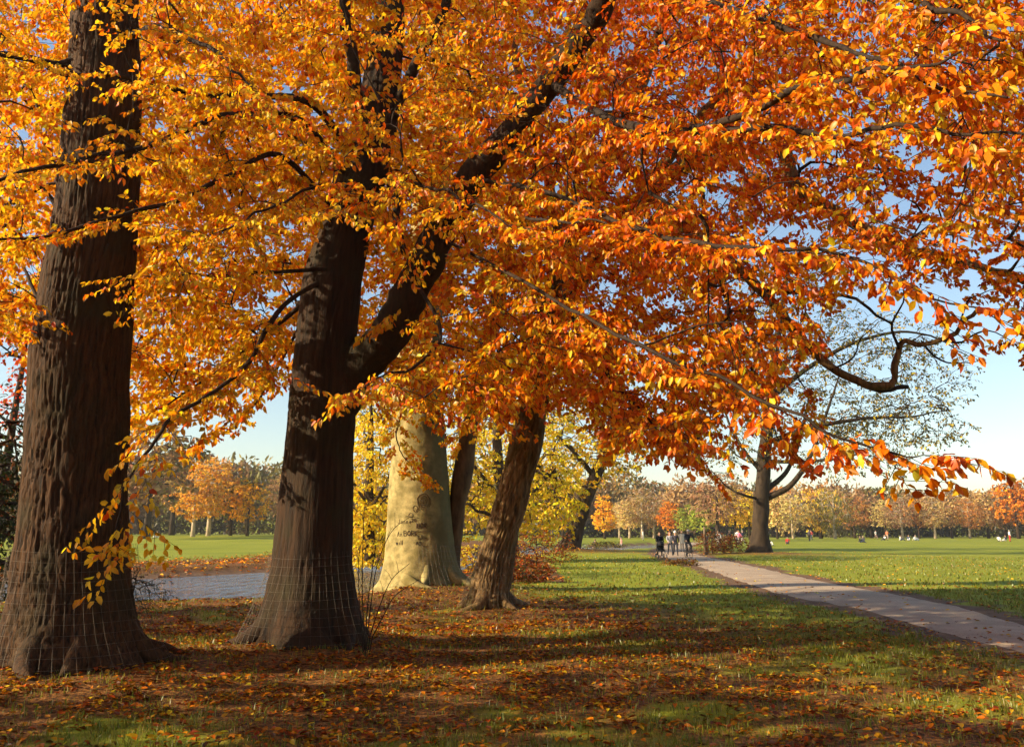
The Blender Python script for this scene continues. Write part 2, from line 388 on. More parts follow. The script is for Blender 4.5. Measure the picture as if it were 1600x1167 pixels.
pu = pu + w * (fbm(np.stack([pu[:, 0] * 0.9, pu[:, 1] * 0.9, 0 * tt + 4.0], -1), 3) * 0.35 * sc_)[:, None]
nw = 9; fr = np.linspace(0, 1, nw)[None, :, None]
pp = pl[:, None] * (1 - fr) + pu[:, None] * fr
pz = Hraw(pp[..., 0], pp[..., 1]) + 0.02 * np.sin(np.linspace(0, math.pi, nw))[None] + 0.008
pz[:, 0] -= 0.02; pz[:, -1] -= 0.02
i = np.arange(K - 1)[:, None] * nw + np.arange(nw - 1)[None]
pq = np.stack([i, i + nw, i + nw + 1, i + 1], -1).reshape(-1, 4)
tag(link('path', mesh_np('path', np.concatenate([pp, pz[..., None]], -1).reshape(-1, 3), [pq], M['path'], True)), kind='structure')

# water
def watermat():
    m, n, l, out = newmat('pond_water'); b = principled(n, 0.06, 0.5); b.inputs['Base Color'].default_value = (0.08, 0.11, 0.14, 1); b.inputs['IOR'].default_value = 1.33
    tc = n.new('ShaderNodeTexCoord'); mp = n.new('ShaderNodeMapping'); mp.inputs['Scale'].default_value = (0.5, 0.13, 1); l.new(tc.outputs['Object'], mp.inputs[0])
    a = n.new('ShaderNodeTexNoise'); a.inputs['Scale'].default_value = 3.5; a.inputs['Detail'].default_value = 4; a.inputs['Roughness'].default_value = 0.6; l.new(mp.outputs[0], a.inputs['Vector'])
    bp = n.new('ShaderNodeBump'); bp.inputs['Strength'].default_value = 1.0; bp.inputs['Distance'].default_value = 0.3
    l.new(a.outputs[0], bp.inputs['Height']); l.new(bp.outputs[0], b.inputs['Normal']); l.new(b.outputs[0], out.inputs[0]); return m
M['water'] = watermat()
bm = bmesh.new()
wo = wat.copy()
f = bm.faces.new([bm.verts.new((p[0], p[1], WZ)) for p in wo]); bmesh.ops.triangulate(bm, faces=[f])
me = bpy.data.meshes.new('pond_water'); bm.to_mesh(me); bm.free(); me.materials.append(M['water'])
if me.polygons[0].normal.z < 0: me.flip_normals()
tag(link('water', me), kind='structure')

# ------------------------------------------------------------------ leaf and spray machinery
def leaf_hex(pos, d, nn_, size, wid=0.58, fold=0.12, curl=0.10):
    """folded six-point leaves: (n*6,3) vertices and two quads each"""
    d = nrm(d); s = nrm(np.cross(nn_, d)); u = np.cross(d, s)
    tpl = np.array([(0, 0, 0), (0.30, wid * 0.46, fold), (0.70, wid * 0.36, fold - curl * 0.5), (1, 0, -curl), (0.70, -wid * 0.36, fold - curl * 0.5), (0.30, -wid * 0.46, fold)])
    V = pos[:, None] + size[:, None, None] * (tpl[None, :, 0:1] * d[:, None] + tpl[None, :, 1:2] * s[:, None] + tpl[None, :, 2:3] * u[:, None])
    b = np.arange(len(pos))[:, None, None] * 6
    q = (np.array([[0, 3, 2, 1], [0, 5, 4, 3]])[None] + b).reshape(-1, 4)
    return V.reshape(-1, 3), q
def leaf_dia(pos, d, nn_, size, wid=0.6, fold=0.12):
    d = nrm(d); s = nrm(np.cross(nn_, d)); u = np.cross(d, s)
    tpl = np.array([(0, 0, 0), (0.5, wid * 0.5, fold), (1, 0, 0), (0.5, -wid * 0.5, fold)])
    V = pos[:, None] + size[:, None, None] * (tpl[None, :, 0:1] * d[:, None] + tpl[None, :, 1:2] * s[:, None] + tpl[None, :, 2:3] * u[:, None])
    b = np.arange(len(pos))[:, None, None] * 4
    t = (np.array([[0, 2, 1], [0, 3, 2]])[None] + b).reshape(-1, 3)
    return V.reshape(-1, 3), t

def spray_template(seed, L=0.62, step=0.05, nside=4, sidelen=0.26, drop=0.35):
    r = np.random.default_rng(seed); pos, dr, nn_ = [], [], []; tw = []
    def twig(p0, ang, length, lev):
        n = max(3, int(length / step)); p = np.array(p0, float); pts = [p.copy()]
        a = ang
        for k in range(n):
            a += r.normal(0, 0.09); p = p + step * np.array([math.cos(a), math.sin(a), -0.10 * (k / n) * (1 + lev)]) ; pts.append(p.copy())
            if k >= (2 if lev == 0 else 1):
                sgn = 1 if k % 2 else -1
                la = a + sgn * r.uniform(0.5, 1.05)
                dd = np.array([math.cos(la), math.sin(la), -r.uniform(0.1, 0.9) * drop * 2])
                pos.append(p.copy()); dr.append(dd); nn_.append(np.array([r.normal(0, .35), r.normal(0, .35), 1.0]))
            if lev == 0 and k in sidek:
                sgn = 1 if (k % 2 == 0) else -1
                twig(p.copy(), a + sgn * r.uniform(0.6, 0.95), sidelen * r.uniform(0.7, 1.25) * (1.1 - 0.5 * k / n), 1)
        dd = np.array([math.cos(a), math.sin(a), -r.uniform(0, .5)]); pos.append(p.copy()); dr.append(dd); nn_.append(np.array([0, 0.2, 1.0]))
        tw.append(np.array(pts))
    nn0 = max(3, int(L / step)); sidek = set(np.linspace(1, nn0 - 4, nside).astype(int).tolist())
    twig((0, 0, 0), 0.0, L, 0)
    mb = MB()
    for k, t in enumerate(tw):
        t = t[[0, len(t) // 2, -1]] if k == len(tw) - 1 else t[[0, -1]]
        mb.tube(t, np.linspace(0.0034, 0.0016, len(t)), 3, False)
    return dict(pos=np.array(pos), dr=nrm(np.array(dr)), nn=nrm(np.array(nn_)), twV=np.vstack(mb.V), twQ=np.vstack(mb.Q))
TPL = [spray_template(100 + k, L=0.5 + 0.05 * (k % 5), nside=3 + k % 3) for k in range(10)]
TPL_LITE = [spray_template(200 + k, L=0.6, step=0.1, nside=2, sidelen=0.3, drop=0.4) for k in range(6)]

class Tree:
    def __init__(s): s.limbs = []; s.br = []; s.spr = []
CAP = 260000
class Grower:
    def __init__(s):
        s.pos = np.zeros((CAP, 3)); s.bid = np.zeros(CAP, int); s.tan = np.zeros((CAP, 3)); s.n = 0
        s.branches = []
    def add_branch(s, pts, r, tree, parent=-1, manual=False, nodes=True, spray_from=None):
        pts = np.asarray(pts, float); t = nrm(np.gradient(pts, axis=0)); b = len(s.branches)
        s.branches.append(dict(pts=pts, r=r, tree=tree, parent=parent, manual=manual, tan=t, spray_from=spray_from))
        if nodes:
            m = len(pts); s.pos[s.n:s.n + m] = pts; s.bid[s.n:s.n + m] = b; s.tan[s.n:s.n + m] = t; s.n += m
        return b
    def grow(s, targets, maxlen=5.0, arch=0.16, seg=0.25, order=True):
        targets = np.asarray(targets)
        if order:
            base = s.pos[:s.n]; dm = np.empty(len(targets))
            for a in range(0, len(targets), 200):
                dm[a:a + 200] = np.sqrt(((targets[a:a + 200, None] - base[None, ::3]) ** 2).sum(-1)).min(1)
            targets = targets[np.argsort(dm)]
        for tg in targets:
            v = s.pos[:s.n] - tg; dd = np.sqrt((v * v).sum(1)); cost = dd + 0.35 * np.maximum(0, -v[:, 2])
            k = int(cost.argmin()); d = dd[k]
            if d > maxlen or d < 0.12: continue
            p0 = s.pos[k]; e = (tg - p0) / d; pt = s.tan[k]
            p1 = p0 + d * 0.5 * (0.45 * pt + 0.55 * e) + np.array([0, 0, arch * d]) + rng.normal(0, 0.06 * d, 3)
            n = max(4, int(d / seg)); t = np.linspace(0, 1, n)[:, None]
            pts = (1 - t) ** 2 * p0 + 2 * t * (1 - t) * p1 + t * t * tg
            wob = rng.normal(0, 0.018 * min(d, 1.5), (n, 3)); wob[0] = 0; pts = pts + wob
            s.add_branch(pts, None, s.branches[s.bid[k]]['tree'], s.bid[k])
    def radii(s, r0=0.0042, rmin=0.003, expo=0.5, rmax=0.12):
        cnt = np.ones(len(s.branches))
        for b in range(len(s.branches) - 1, -1, -1):
            p = s.branches[b]['parent']
            if p >= 0: cnt[p] += cnt[b]
        for b, br in enumerate(s.branches):
            if br['r'] is None:
                a = min(r0 * cnt[b] ** expo + rmin, rmax); br['r'] = np.linspace(a, max(rmin, a * 0.35), len(br['pts']))
def make_sprays(branches, gap=0.30, start=0.3, scale=1.0, droop=(0.05, 0.5), rg=None, tipextra=True):
    """frames (tree, pos, fwd, up, scale) along the leafy branches"""
    rg = rg or rng; out = []
    for b in branches:
        if b['manual'] and b['spray_from'] is None: continue
        pts = b['pts']; seg = np.linalg.norm(np.diff(pts, axis=0), axis=1); cum = np.concatenate([[0], np.cumsum(seg)]); Lb = cum[-1]
        s0 = (b['spray_from'] if b['manual'] else start) * Lb
        ss = np.arange(s0, Lb, gap * scale); sgn = 1 if rg.random() < 0.5 else -1
        fr = []
        for a in ss: fr.append((a + rg.uniform(-.05, .05), sgn * rg.uniform(0.55, 1.15))); sgn = -sgn
        fr.append((Lb, rg.normal(0, 0.2)))
        for a, ang in fr:
            p = np.array([np.interp(a, cum, pts[:, k]) for k in range(3)])
            j = min(int(np.searchsorted(cum, a)), len(pts) - 1); t = b['tan'][j]
            th = np.array([t[0], t[1], t[2] * 0.5]); th = th / max(np.linalg.norm(th), 1e-6)
            c_, s_ = math.cos(ang), math.sin(ang)
            fw = np.array([c_ * th[0] - s_ * th[1], s_ * th[0] + c_ * th[1], th[2] - rg.uniform(*droop)]); fw /= np.linalg.norm(fw)
            up = np.array([rg.normal(0, .28), rg.normal(0, .28), 1.0])
            out.append((b['tree'], p, fw, up, scale * rg.uniform(0.7, 1.15)))
    return out
def realize(sprays, tpls, size=(0.06, 0.095), extra_droop=0.6, twigs=True, keep=1.0, rg=None, twig_far=1e9):
    """-> leaf arrays and a twig mesh per tree id"""
    rg = rg or rng; res = {}
    trees = np.array([s[0] for s in sprays]); Pp = np.array([s[1] for s in sprays]); Fw = np.array([s[2] for s in sprays]); Uu = np.array([s[3] for s in sprays]); Sc = np.array([s[4] for s in sprays])
    Sd = nrm(np.cross(Uu, Fw)); Un = np.cross(Fw, Sd)
    Rm = np.stack([Fw, Sd, Un], -1)         # columns
    ti = rg.integers(0, len(tpls), len(sprays))
    for t in np.unique(trees):
        lp, ld, ln = [], [], []; mb = MB()
        for k, T in enumerate(tpls):
            m = (trees == t) & (ti == k)
            if not m.any(): continue
            R_, p_, s_ = Rm[m], Pp[m], Sc[m]
            lp.append((p_[:, None] + s_[:, None, None] * np.einsum('nij,kj->nki', R_, T['pos'])).reshape(-1, 3))
            ld.append(np.einsum('nij,kj->nki', R_, T['dr']).reshape(-1, 3)); ln.append(np.einsum('nij,kj->nki', R_, T['nn']).reshape(-1, 3))
            if twigs:
                zz = p_[:, 1] < twig_far; R_, p_, s_ = R_[zz], p_[zz], s_[zz]
            if twigs and len(p_):
                V = p_[:, None] + s_[:, None, None] * np.einsum('nij,kj->nki', R_, T['twV']); nv = len(T['twV'])
                q = (T['twQ'][None] + (np.arange(len(p_)) * nv)[:, None, None]).reshape(-1, 4)
                mb.add(V.reshape(-1, 3), None, q)
        lp, ld, ln = np.vstack(lp), np.vstack(ld), np.vstack(ln)
        if keep < 1:
            m = rg.random(len(lp)) < keep; lp, ld, ln = lp[m], ld[m], ln[m]
        ld = ld + rg.normal(0, 0.35, ld.shape); ld[:, 2] -= rg.random(len(ld)) ** 1.5 * extra_droop * 2; ld = nrm(ld)
        ln = nrm(ln + rg.normal(0, 0.75, ln.shape))
        sz = rg.uniform(*size, len(lp))
        res[t] = dict(p=lp, d=ld, n=ln, s=sz, tw=mb)
    return res

PAL = dict(yellow=(0.92, 0.58, 0.02), gold=(0.90, 0.38, 0.010), orange=(0.82, 0.23, 0.006), deep=(0.66, 0.12, 0.004), rust=(0.38, 0.065, 0.008), lime=(0.50, 0.42, 0.03), brown=(0.22, 0.075, 0.018), red=(0.62, 0.05, 0.012))
def pick_cols(n, names, weights, jit=0.16, rg=None):
    rg = rg or rng; w = np.asarray(weights, float); A = np.array([PAL[k] for k in names])
    if w.ndim == 1: w = np.broadcast_to(w, (n, len(w)))
    cw = np.cumsum(w / w.sum(1, keepdims=True), 1); k = (rg.random(n)[:, None] > cw).sum(1).clip(0, len(names) - 1)
    c = A[k] * (1 + rg.normal(0, jit, (n, 1))); c[:, 1] *= 1 + rg.normal(0, 0.10, n)
    return np.clip(c, 0.002, 0.92)

# ------------------------------------------------------------------ trunks
def trunk_mesh(name, rows, Y, mat, kind, na=220, nh=420, lobes=7, lobe_amp=0.0, flare=0.35, flare_h=0.9, zbase=-0.3, dz=None, seed=0):
    """rows: (py, x_left, x_right) edges of the trunk as seen; Y its distance"""
    rr = sorted(rows, key=lambda q: -q[0]); ce, ra = [], []
    for q in rr:
        y_ = q[3] if len(q) > 3 else Y
        c = P((q[1] + q[2]) / 2, q[0], y_); l_, r_ = P(q[1], q[0], y_), P(q[2], q[0], y_)
        ce.append(c); ra.append(np.linalg.norm(r_ - l_) / 2)
    ce, ra = np.array(ce), np.array(ra)
    z0 = ce[0, 2]
    ce = np.vstack([ce[0] - (0, 0, 0.45), ce]); ra = np.concatenate([[ra[0] * 1.12], ra])
    sp_ = catmull(np.column_stack([ce, ra]), nh); cen, rad = sp_[:, :3], sp_[:, 3]
    th = np.linspace(0, 2 * math.pi, na, endpoint=False)
    hh = cen[:, 2] - z0; g = np.clip(1 - hh / flare_h, 0, 1.4)
    rs = np.random.default_rng(seed); ph = rs.uniform(0, 6.28)
    nzl = noise3(np.stack([np.cos(th) * 1.6 + seed, np.sin(th) * 1.6, 0 * th], -1))
    lob = 0.5 + 0.5 * np.cos(lobes * th + ph + 2.2 * nzl)
    k = 1 + flare * (g[:, None] ** 2) * (lob[None] * 1.3 - 0.35)
    k = k + lobe_amp * (np.cos(5 * th[None] + ph + 0.25 * hh[:, None] + 1.6 * nzl[None]) + 0.6 * np.cos(9 * th[None] + 2 * ph - 0.35 * hh[:, None] + 2 * nzl[None]))
    X = np.cos(th)[None] * rad[:, None]; Yy = np.sin(th)[None] * rad[:, None]; Z = np.broadcast_to(hh[:, None], X.shape)
    pp3 = np.stack([X, Yy, Z], -1)
    if kind == 'furrow':     # interlaced vertical ridges
        q = pp3 * np.array([21, 21, 1.3]) + seed; wv = fbm(pp3 * np.array([2.5, 2.5, 2.2]) + 5, 2)[..., None] * np.array([.9, .9, .2])
        a = np.abs(noise3(q + wv)); b = np.abs(noise3(q * 1.9 + 31 + wv))
        disp = 0.040 * np.clip(a / 0.26, 0, 1) ** 0.7 + 0.010 * np.clip(b / 0.3, 0, 1) - 0.03
        disp = disp + 0.02 * fbm(pp3 * 1.5, 2)
    elif kind == 'coarse':
        q = pp3 * np.array([11, 11, 2.0]) + seed; wv = fbm(pp3 * np.array([2, 2, 1.5]) + 5, 2)[..., None] * 1.2
        a = np.abs(noise3(q + wv)); disp = 0.065 * np.clip(a / 0.28, 0, 1) ** 0.7 - 0.045 + 0.03 * fbm(pp3 * 1.3, 2)
    elif kind == 'flute':
        q = pp3 * np.array([9, 9, 0.8]) + seed; a = np.abs(noise3(q + fbm(pp3, 2)[..., None])); b = np.abs(noise3(pp3 * np.array([24, 24, 2.5]) + 9))
        disp = 0.014 * np.clip(a / 0.18, 0, 1) + 0.006 * np.clip(b / .3, 0, 1) - 0.02 + 0.03 * fbm(pp3 * np.array([2, 2, .8]), 2)
    else:
        disp = 0.030 * fbm(pp3 * np.array([1.6, 1.6, 1.2]) + seed, 3) + 0.006 * noise3(pp3 * np.array([6, 6, 14]))
    rr_ = rad[:, None] * k + disp * np.minimum(1, rad[:, None] / 0.2)
    V = np.stack([cen[:, None, 0] + np.cos(th)[None] * rr_, cen[:, None, 1] + np.sin(th)[None] * rr_, np.broadcast_to(cen[:, None, 2], rr_.shape)], -1)
    i = np.arange(nh - 1)[:, None] * na; j = np.arange(na)[None]; j2 = (j + 1) % na
    q = np.stack([i + j, i + j2, i + na + j2, i + na + j], -1).reshape(-1, 4)
    return mesh_np(name, V.reshape(-1, 3), [q], mat, True), cen, rad

# ------------------------------------------------------------------ the four near trees
Y1, Y2, Y3, Y4 = B1[1], B2[1], B3[1], B4[1]
rows1 = [(1052, 10, 228), (1000, 16, 210), (950, 24, 202), (866, 34, 193), (760, 44, 193), (690, 50, 193), (560, 57, 196), (430, 76, 203), (300, 95, 211), (100, 113, 213), (0, 118, 211), (-250, 130, 206), (-600, 148, 200), (-1000, 165, 190)]
rows2 = [(1015, 402, 572), (960, 412, 562), (900, 424, 555), (866, 429, 552), (700, 447, 553), (600, 456, 558), (480, 470, 560), (400, 487, 570), (300, 522, 598), (200, 553, 618), (100, 574, 630), (0, 586, 632), (-250, 603, 640), (-600, 618, 640)]
rows3 = [(926, 584, 735), (905, 594, 722), (860, 602, 711), (800, 606, 705), (740, 610, 700), (680, 613, 695), (620, 614, 692), (540, 620, 690), (400, 636, 695), (200, 660, 708), (0, 685, 720), (-200, 705, 730)]
rows3b = [(905, 680, 722), (860, 690, 720), (800, 700, 727), (740, 708, 739), (680, 719, 747), (600, 736, 764), (450, 768, 793), (250, 806, 826), (80, 840, 856)]
rows4 = [(953, 727, 795), (930, 733, 793), (900, 738, 798), (851, 753, 806), (761, 779, 829), (700, 796, 845), (650, 807, 853), (600, 816, 859), (500, 836, 872), (400, 868, 900), (280, 925, 950), (150, 985, 1005), (0, 1040, 1056), (-200, 1100, 1112)]
TREES = {}
def near_tree(key, name, base, label):
    b = base.copy(); b[2] = float(Hraw(b[0], b[1])) - 0.02
    e = empty(name, b); tag(e, label, 'tree'); TREES[key] = (e, b); return e, b
CEN = {}
for key, name, base, rows, Y, mat, kind, kw, label in (
    (1, 'lime_tree', B1, rows1, Y1, 'bark1', 'furrow', dict(na=230, nh=300, lobes=6, flare=0.20, flare_h=1.0, seed=1), 'thick dark trunk with furrowed bark and golden leaves at the left edge'),
    (2, 'hornbeam_tree', B2, rows2, Y2, 'bark2', 'flute', dict(na=180, nh=300, lobes=5, lobe_amp=0.018, flare=0.20, flare_h=1.1, seed=2), 'big forked tree with fluted dark trunk and orange leaves, second trunk from the left'),
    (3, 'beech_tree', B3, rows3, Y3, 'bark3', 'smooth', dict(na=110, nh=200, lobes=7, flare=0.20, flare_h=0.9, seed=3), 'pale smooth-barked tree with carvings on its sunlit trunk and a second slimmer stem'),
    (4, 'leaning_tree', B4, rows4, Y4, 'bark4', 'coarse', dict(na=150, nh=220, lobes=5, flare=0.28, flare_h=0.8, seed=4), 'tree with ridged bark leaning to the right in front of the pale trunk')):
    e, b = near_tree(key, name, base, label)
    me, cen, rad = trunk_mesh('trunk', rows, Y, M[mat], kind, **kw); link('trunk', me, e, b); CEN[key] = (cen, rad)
def roots(key, n, ln, r0, seed):
    rg = np.random.default_rng(seed); e, b = TREES[key]; cen, rad = CEN[key]; k = int(np.argmin(abs(cen[:, 2] - (b[2] + .25)))); c, r = cen[k], rad[k]
    for a in np.arange(n) * 2 * math.pi / n + rg.normal(0, .2, n):
        L_ = ln * rg.uniform(.6, 1.25); t = np.linspace(0, 1, 14); bend = rg.normal(0, .35)
        rr = r * .62 + t * L_; aa = a + bend * t ** 2; x, y = c[0] + np.cos(aa) * rr, c[1] + np.sin(aa) * rr
        ra = r0 * rg.uniform(.75, 1.2) * (1 - t) ** .8 + .02
        z = H(x, y) + ra * .15 + (.42 + .15 * rg.random()) * r0 / .2 * np.exp(-t * L_ / (.35 * r0 / .2)) * (1 - t) - .03 * t
        mb = MB(); mb.tube(np.stack([x, y, z], -1), ra, 9); V = mb.V[0]; V += noise3(V * 6)[:, None] * .02
        mb.build('root', {1: M['bark1'], 2: M['bark2'], 3: M['bark3'], 4: M['bark4']}[key], e, b, True)
roots(1, 8, .75, .20, 21); roots(2, 8, .7, .19, 22); roots(3, 9, 1.1, .26, 23); roots(4, 7, .8, .14, 24)
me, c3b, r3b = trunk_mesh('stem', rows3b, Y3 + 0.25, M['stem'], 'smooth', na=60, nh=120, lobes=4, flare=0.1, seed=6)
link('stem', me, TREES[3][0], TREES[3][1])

GR = Grower()
for k in (1, 2, 3, 4):
    cen, rad = CEN[k]; m = cen[:, 2] > (2.6 if k != 3 else 4.0); GR.add_branch(cen[m][::8], rad[m][::8], k, manual=True)
GR.add_branch(c3b[c3b[:, 2] > 4][::6], r3b[c3b[:, 2] > 4][::6], 3, manual=True)
LIMB = {1: [], 2: [], 3: [], 4: []}
def limb(tree, pts, r0, r1, spray_from=None, k=8, mesh=True):
    w_ = np.array([P(a, b, y) for a, b, y in pts]); n = max(12, int(np.linalg.norm(np.diff(w_, axis=0), axis=1).sum() / 0.16))
    c = catmull(w_, n); c = c + np.stack([fbm(c * 1.5 + 7 * m_, 3) for m_ in range(3)], -1) * np.array([0.11, 0.06, 0.11]) * np.linspace(0, 1, n)[:, None]
    r = np.linspace(r0, r1, n) * (1 + 0.16 * fbm(c * 5.0, 2))
    GR.add_branch(c, r, tree, manual=True, spray_from=spray_from)
    LIMB[tree].append((c, r, k))
# forks and boughs that the photograph shows
limb(2, [(520, 640, Y2), (560, 575, Y2 - .1), (610, 520, 12.7), (650, 440, 12.5), (685, 370, 12.3), (740, 280, 12), (830, 165, 11.6), (905, 70, 11.2), (960, -40, 10.6), (1010, -200, 10)], 0.34, 0.13, k=14)
limb(2, [(588, 250, Y2), (560, 160, 12.6), (545, 60, 12.2), (530, -80, 11.8), (500, -250, 11)], 0.13, 0.06)
limb(2, [(600, 200, Y2), (640, 120, 12.8), (690, 20, 12.4), (750, -120, 12)], 0.11, 0.06)
limb(2, [(605, 275, Y2), (622, 320, 12.6), (632, 390, 12.4)], 0.07, 0.05)
limb(2, [(560, 260, Y2), (490, 165, 12.1), (400, 150, 11.4), (300, 148, 10.8), (215, 125, 10.2), (100, 110, 9.6), (0, 85, 9.0), (-150, 70, 8.5)], 0.07, 0.012, 0.25)
limb(2, [(560, 300, Y2), (470, 190, 12), (360, 180, 11), (300, 200, 10.4), (215, 232, 9.8), (100, 255, 9.0), (0, 282, 8.4), (-100, 300, 8)], 0.06, 0.010, 0.25)
limb(2, [(540, 350, Y2), (440, 245, 12), (360, 275, 11), (280, 312, 10.2), (160, 345, 9.4), (40, 370, 8.8), (-80, 400, 8.2)], 0.05, 0.008, 0.3)
limb(2, [(520, 420, Y2 - .3), (430, 425, 12), (330, 430, 11), (220, 432, 10.2)], 0.035, 0.008, 0.3)
limb(2, [(500, 440, Y2 - .3), (440, 480, 11.6), (390, 560, 10.4), (340, 610, 9.6), (270, 655, 8.8), (215, 720, 8.3), (190, 800, 8.1), (178, 835, 8.0)], 0.04, 0.004, 0.30)
limb(2, [(500, 455, Y2 + .3), (430, 510, 13.6), (360, 565, 13.2), (290, 610, 12.8), (225, 650, 12.4)], 0.045, 0.006, 0.2)
limb(2, [(480, 490, Y2 + .3), (445, 550, 14.2), (420, 600, 14.0), (385, 645, 13.8), (340, 680, 13.6)], 0.035, 0.005, 0.2)
limb(2, [(530, 330, Y2 - .4), (500, 290, 11.2), (440, 320, 9.9), (380, 345, 9.2), (300, 372, 8.8)], 0.03, 0.005, 0.35)
limb(2, [(860, 130, 11.5), (960, 190, 9.6), (1066, 205, 8.0), (1160, 180, 7.0), (1300, 130, 6.2), (1400, 105, 5.7), (1490, 78, 5.3)], 0.06, 0.008, 0.3)
limb(2, [(960, 190, 9.6), (1066, 210, 8.0), (1180, 200, 7.0), (1280, 207, 6.4), (1420, 205, 5.8), (1620, 205, 5.2)], 0.05, 0.008, 0.3)
limb(2, [(740, 280, 12), (850, 300, 10), (960, 345, 8.4), (1080, 380, 7.0), (1200, 385, 6.2), (1320, 400, 6.0), (1420, 440, 5.8), (1560, 495, 5.6)], 0.036, 0.004, 0.2)
limb(2, [(685, 370, 12.3), (800, 430, 10), (900, 490, 8.6), (1010, 545, 7.4), (1120, 590, 6.8), (1220, 640, 6.2), (1300, 678, 5.9), (1350, 695, 5.8), (1395, 703, 5.75), (1425, 706, 5.7)], 0.024, 0.003, 0.12)
limb(2, [(650, 440, 12.5), (690, 520, 10.6), (650, 575, 9.6), (600, 590, 9.0), (555, 605, 8.6)], 0.03, 0.004, 0.35)
limb(2, [(700, 340, 12.2), (740, 350, 10.6), (800, 340, 9.4), (900, 345, 8.4), (1000, 360, 7.6)], 0.035, 0.006, 0.25)
limb(2, [(600, 280, Y2 - .3), (660, 290, 10.4), (740, 320, 8.8), (830, 370, 7.8)], 0.03, 0.005, 0.3)
limb(2, [(940, 0, 11), (1040, -20, 9), (1150, 20, 7.6), (1280, 60, 6.6), (1420, 110, 5.8), (1560, 150, 5.2)], 0.05, 0.008, 0.3)
limb(2, [(1010, -200, 10), (1200, -150, 8), (1380, -60, 6.6), (1480, 20, 5.8), (1560, 60, 5.2)], 0.06, 0.008, 0.3)
limb(4, [(850, 560, Y4), (905, 440, 18.9), (985, 330, 17.8), (1090, 245, 16.4), (1180, 205, 15.2), (1218, 225, 14.7), (1240, 280, 14.3), (1290, 325, 13.9), (1350, 355, 13.5), (1420, 388, 13.1), (1520, 415, 12.6), (1640, 450, 12)], 0.20, 0.05, 0.6, k=12)
limb(4, [(960, 240, 18.8), (1040, 330, 17.8), (1130, 400, 17), (1195, 460, 16.5), (1240, 515, 16), (1285, 565, 15.8), (1345, 598, 15.6), (1392, 604, 15.5), (1400, 570, 15.4), (1412, 540, 15.3), (1470, 530, 15), (1530, 485, 14.6)], 0.125, 0.035, k=12)
limb(4, [(1345, 598, 15.6), (1372, 610, 15.7), (1416, 607, 15.8)], 0.06, 0.04)
limb(4, [(1405, 545, 15.3), (1395, 510, 15.2), (1410, 470, 15.1), (1404, 430, 15)], 0.03, 0.006, 0.6)
limb(4, [(1440, 534, 15.2), (1465, 560, 15.3), (1505, 570, 15.4), (1545, 560, 15.5)], 0.025, 0.005)
limb(4, [(1470, 530, 15), (1500, 535, 15), (1530, 520, 15), (1560, 524, 15), (1600, 545, 15)], 0.025, 0.006, 0.7)
limb(4, [(1262, 540, 15.9), (1245, 580, 15.8), (1262, 620, 15.7), (1255, 660, 15.6)], 0.022, 0.005, 0.5)
limb(4, [(1300, 577, 15.7), (1330, 560, 15.6), (1350, 525, 15.5), (1372, 500, 15.4)], 0.022, 0.005)
limb(4, [(1500, 505, 14.8), (1515, 470, 14.7), (1550, 450, 14.5)], 0.02, 0.006, 0.4)
limb(4, [(1190, 455, 16.5), (1290, 460, 16.2), (1340, 470, 16), (1390, 510, 15.8)], 0.05, 0.02)
limb(4, [(985, 330, 17.8), (1060, 230, 16.8), (1150, 120, 15.6), (1260, 30, 14.5), (1400, -60, 13.5)], 0.14, 0.05, 0.5)
limb(4, [(880, 420, 19.2), (860, 300, 18.4), (820, 160, 17.4), (790, 0, 16.6)], 0.13, 0.06)
limb(4, [(900, 380, 19), (880, 450, 17), (930, 560, 15.4), (1000, 640, 14.4), (1060, 700, 13.8)], 0.06, 0.01, 0.35)
limb(4, [(1090, 245, 16.4), (1110, 380, 15), (1150, 520, 13.8), (1190, 620, 13), (1215, 690, 12.6)], 0.05, 0.008, 0.4)
limb(3, [(655, 560, Y3), (620, 430, 24), (580, 280, 23), (530, 120, 22)], 0.22, 0.08)
limb(3, [(670, 420, Y3), (740, 290, 24.2), (830, 150, 23.4), (900, 20, 22.6)], 0.20, 0.08)
limb(3, [(650, 600, Y3 - .5), (630, 640, 22.5), (622, 700, 21.2), (655, 745, 20.6)], 0.035, 0.005, 0.4)
limb(3, [(760, 500, Y3), (740, 560, 22), (740, 640, 20.4), (725, 680, 20)], 0.05, 0.006, 0.4)
limb(1, [(150, 70, Y1), (100, 105, 10.6), (40, 90, 10.3), (-60, 60, 10)], 0.09, 0.03, 0.3)
limb(1, [(170, -60, Y1), (240, -160, 10.8), (340, -220, 10.4), (450, -240, 10)], 0.10, 0.04)
limb(1, [(160, -20, Y1), (90, -90, 10), (20, -60, 9.2), (-60, 20, 8.6)], 0.07, 0.02, 0.3)
limb(1, [(190, 60, Y1), (260, 40, 10), (330, 80, 9.2), (400, 140, 8.6)], 0.05, 0.01, 0.3)
limb(1, [(80, 520, Y1 + .2), (50, 440, 11.6), (30, 400, 11.8), (10, 330, 12)], 0.03, 0.01)

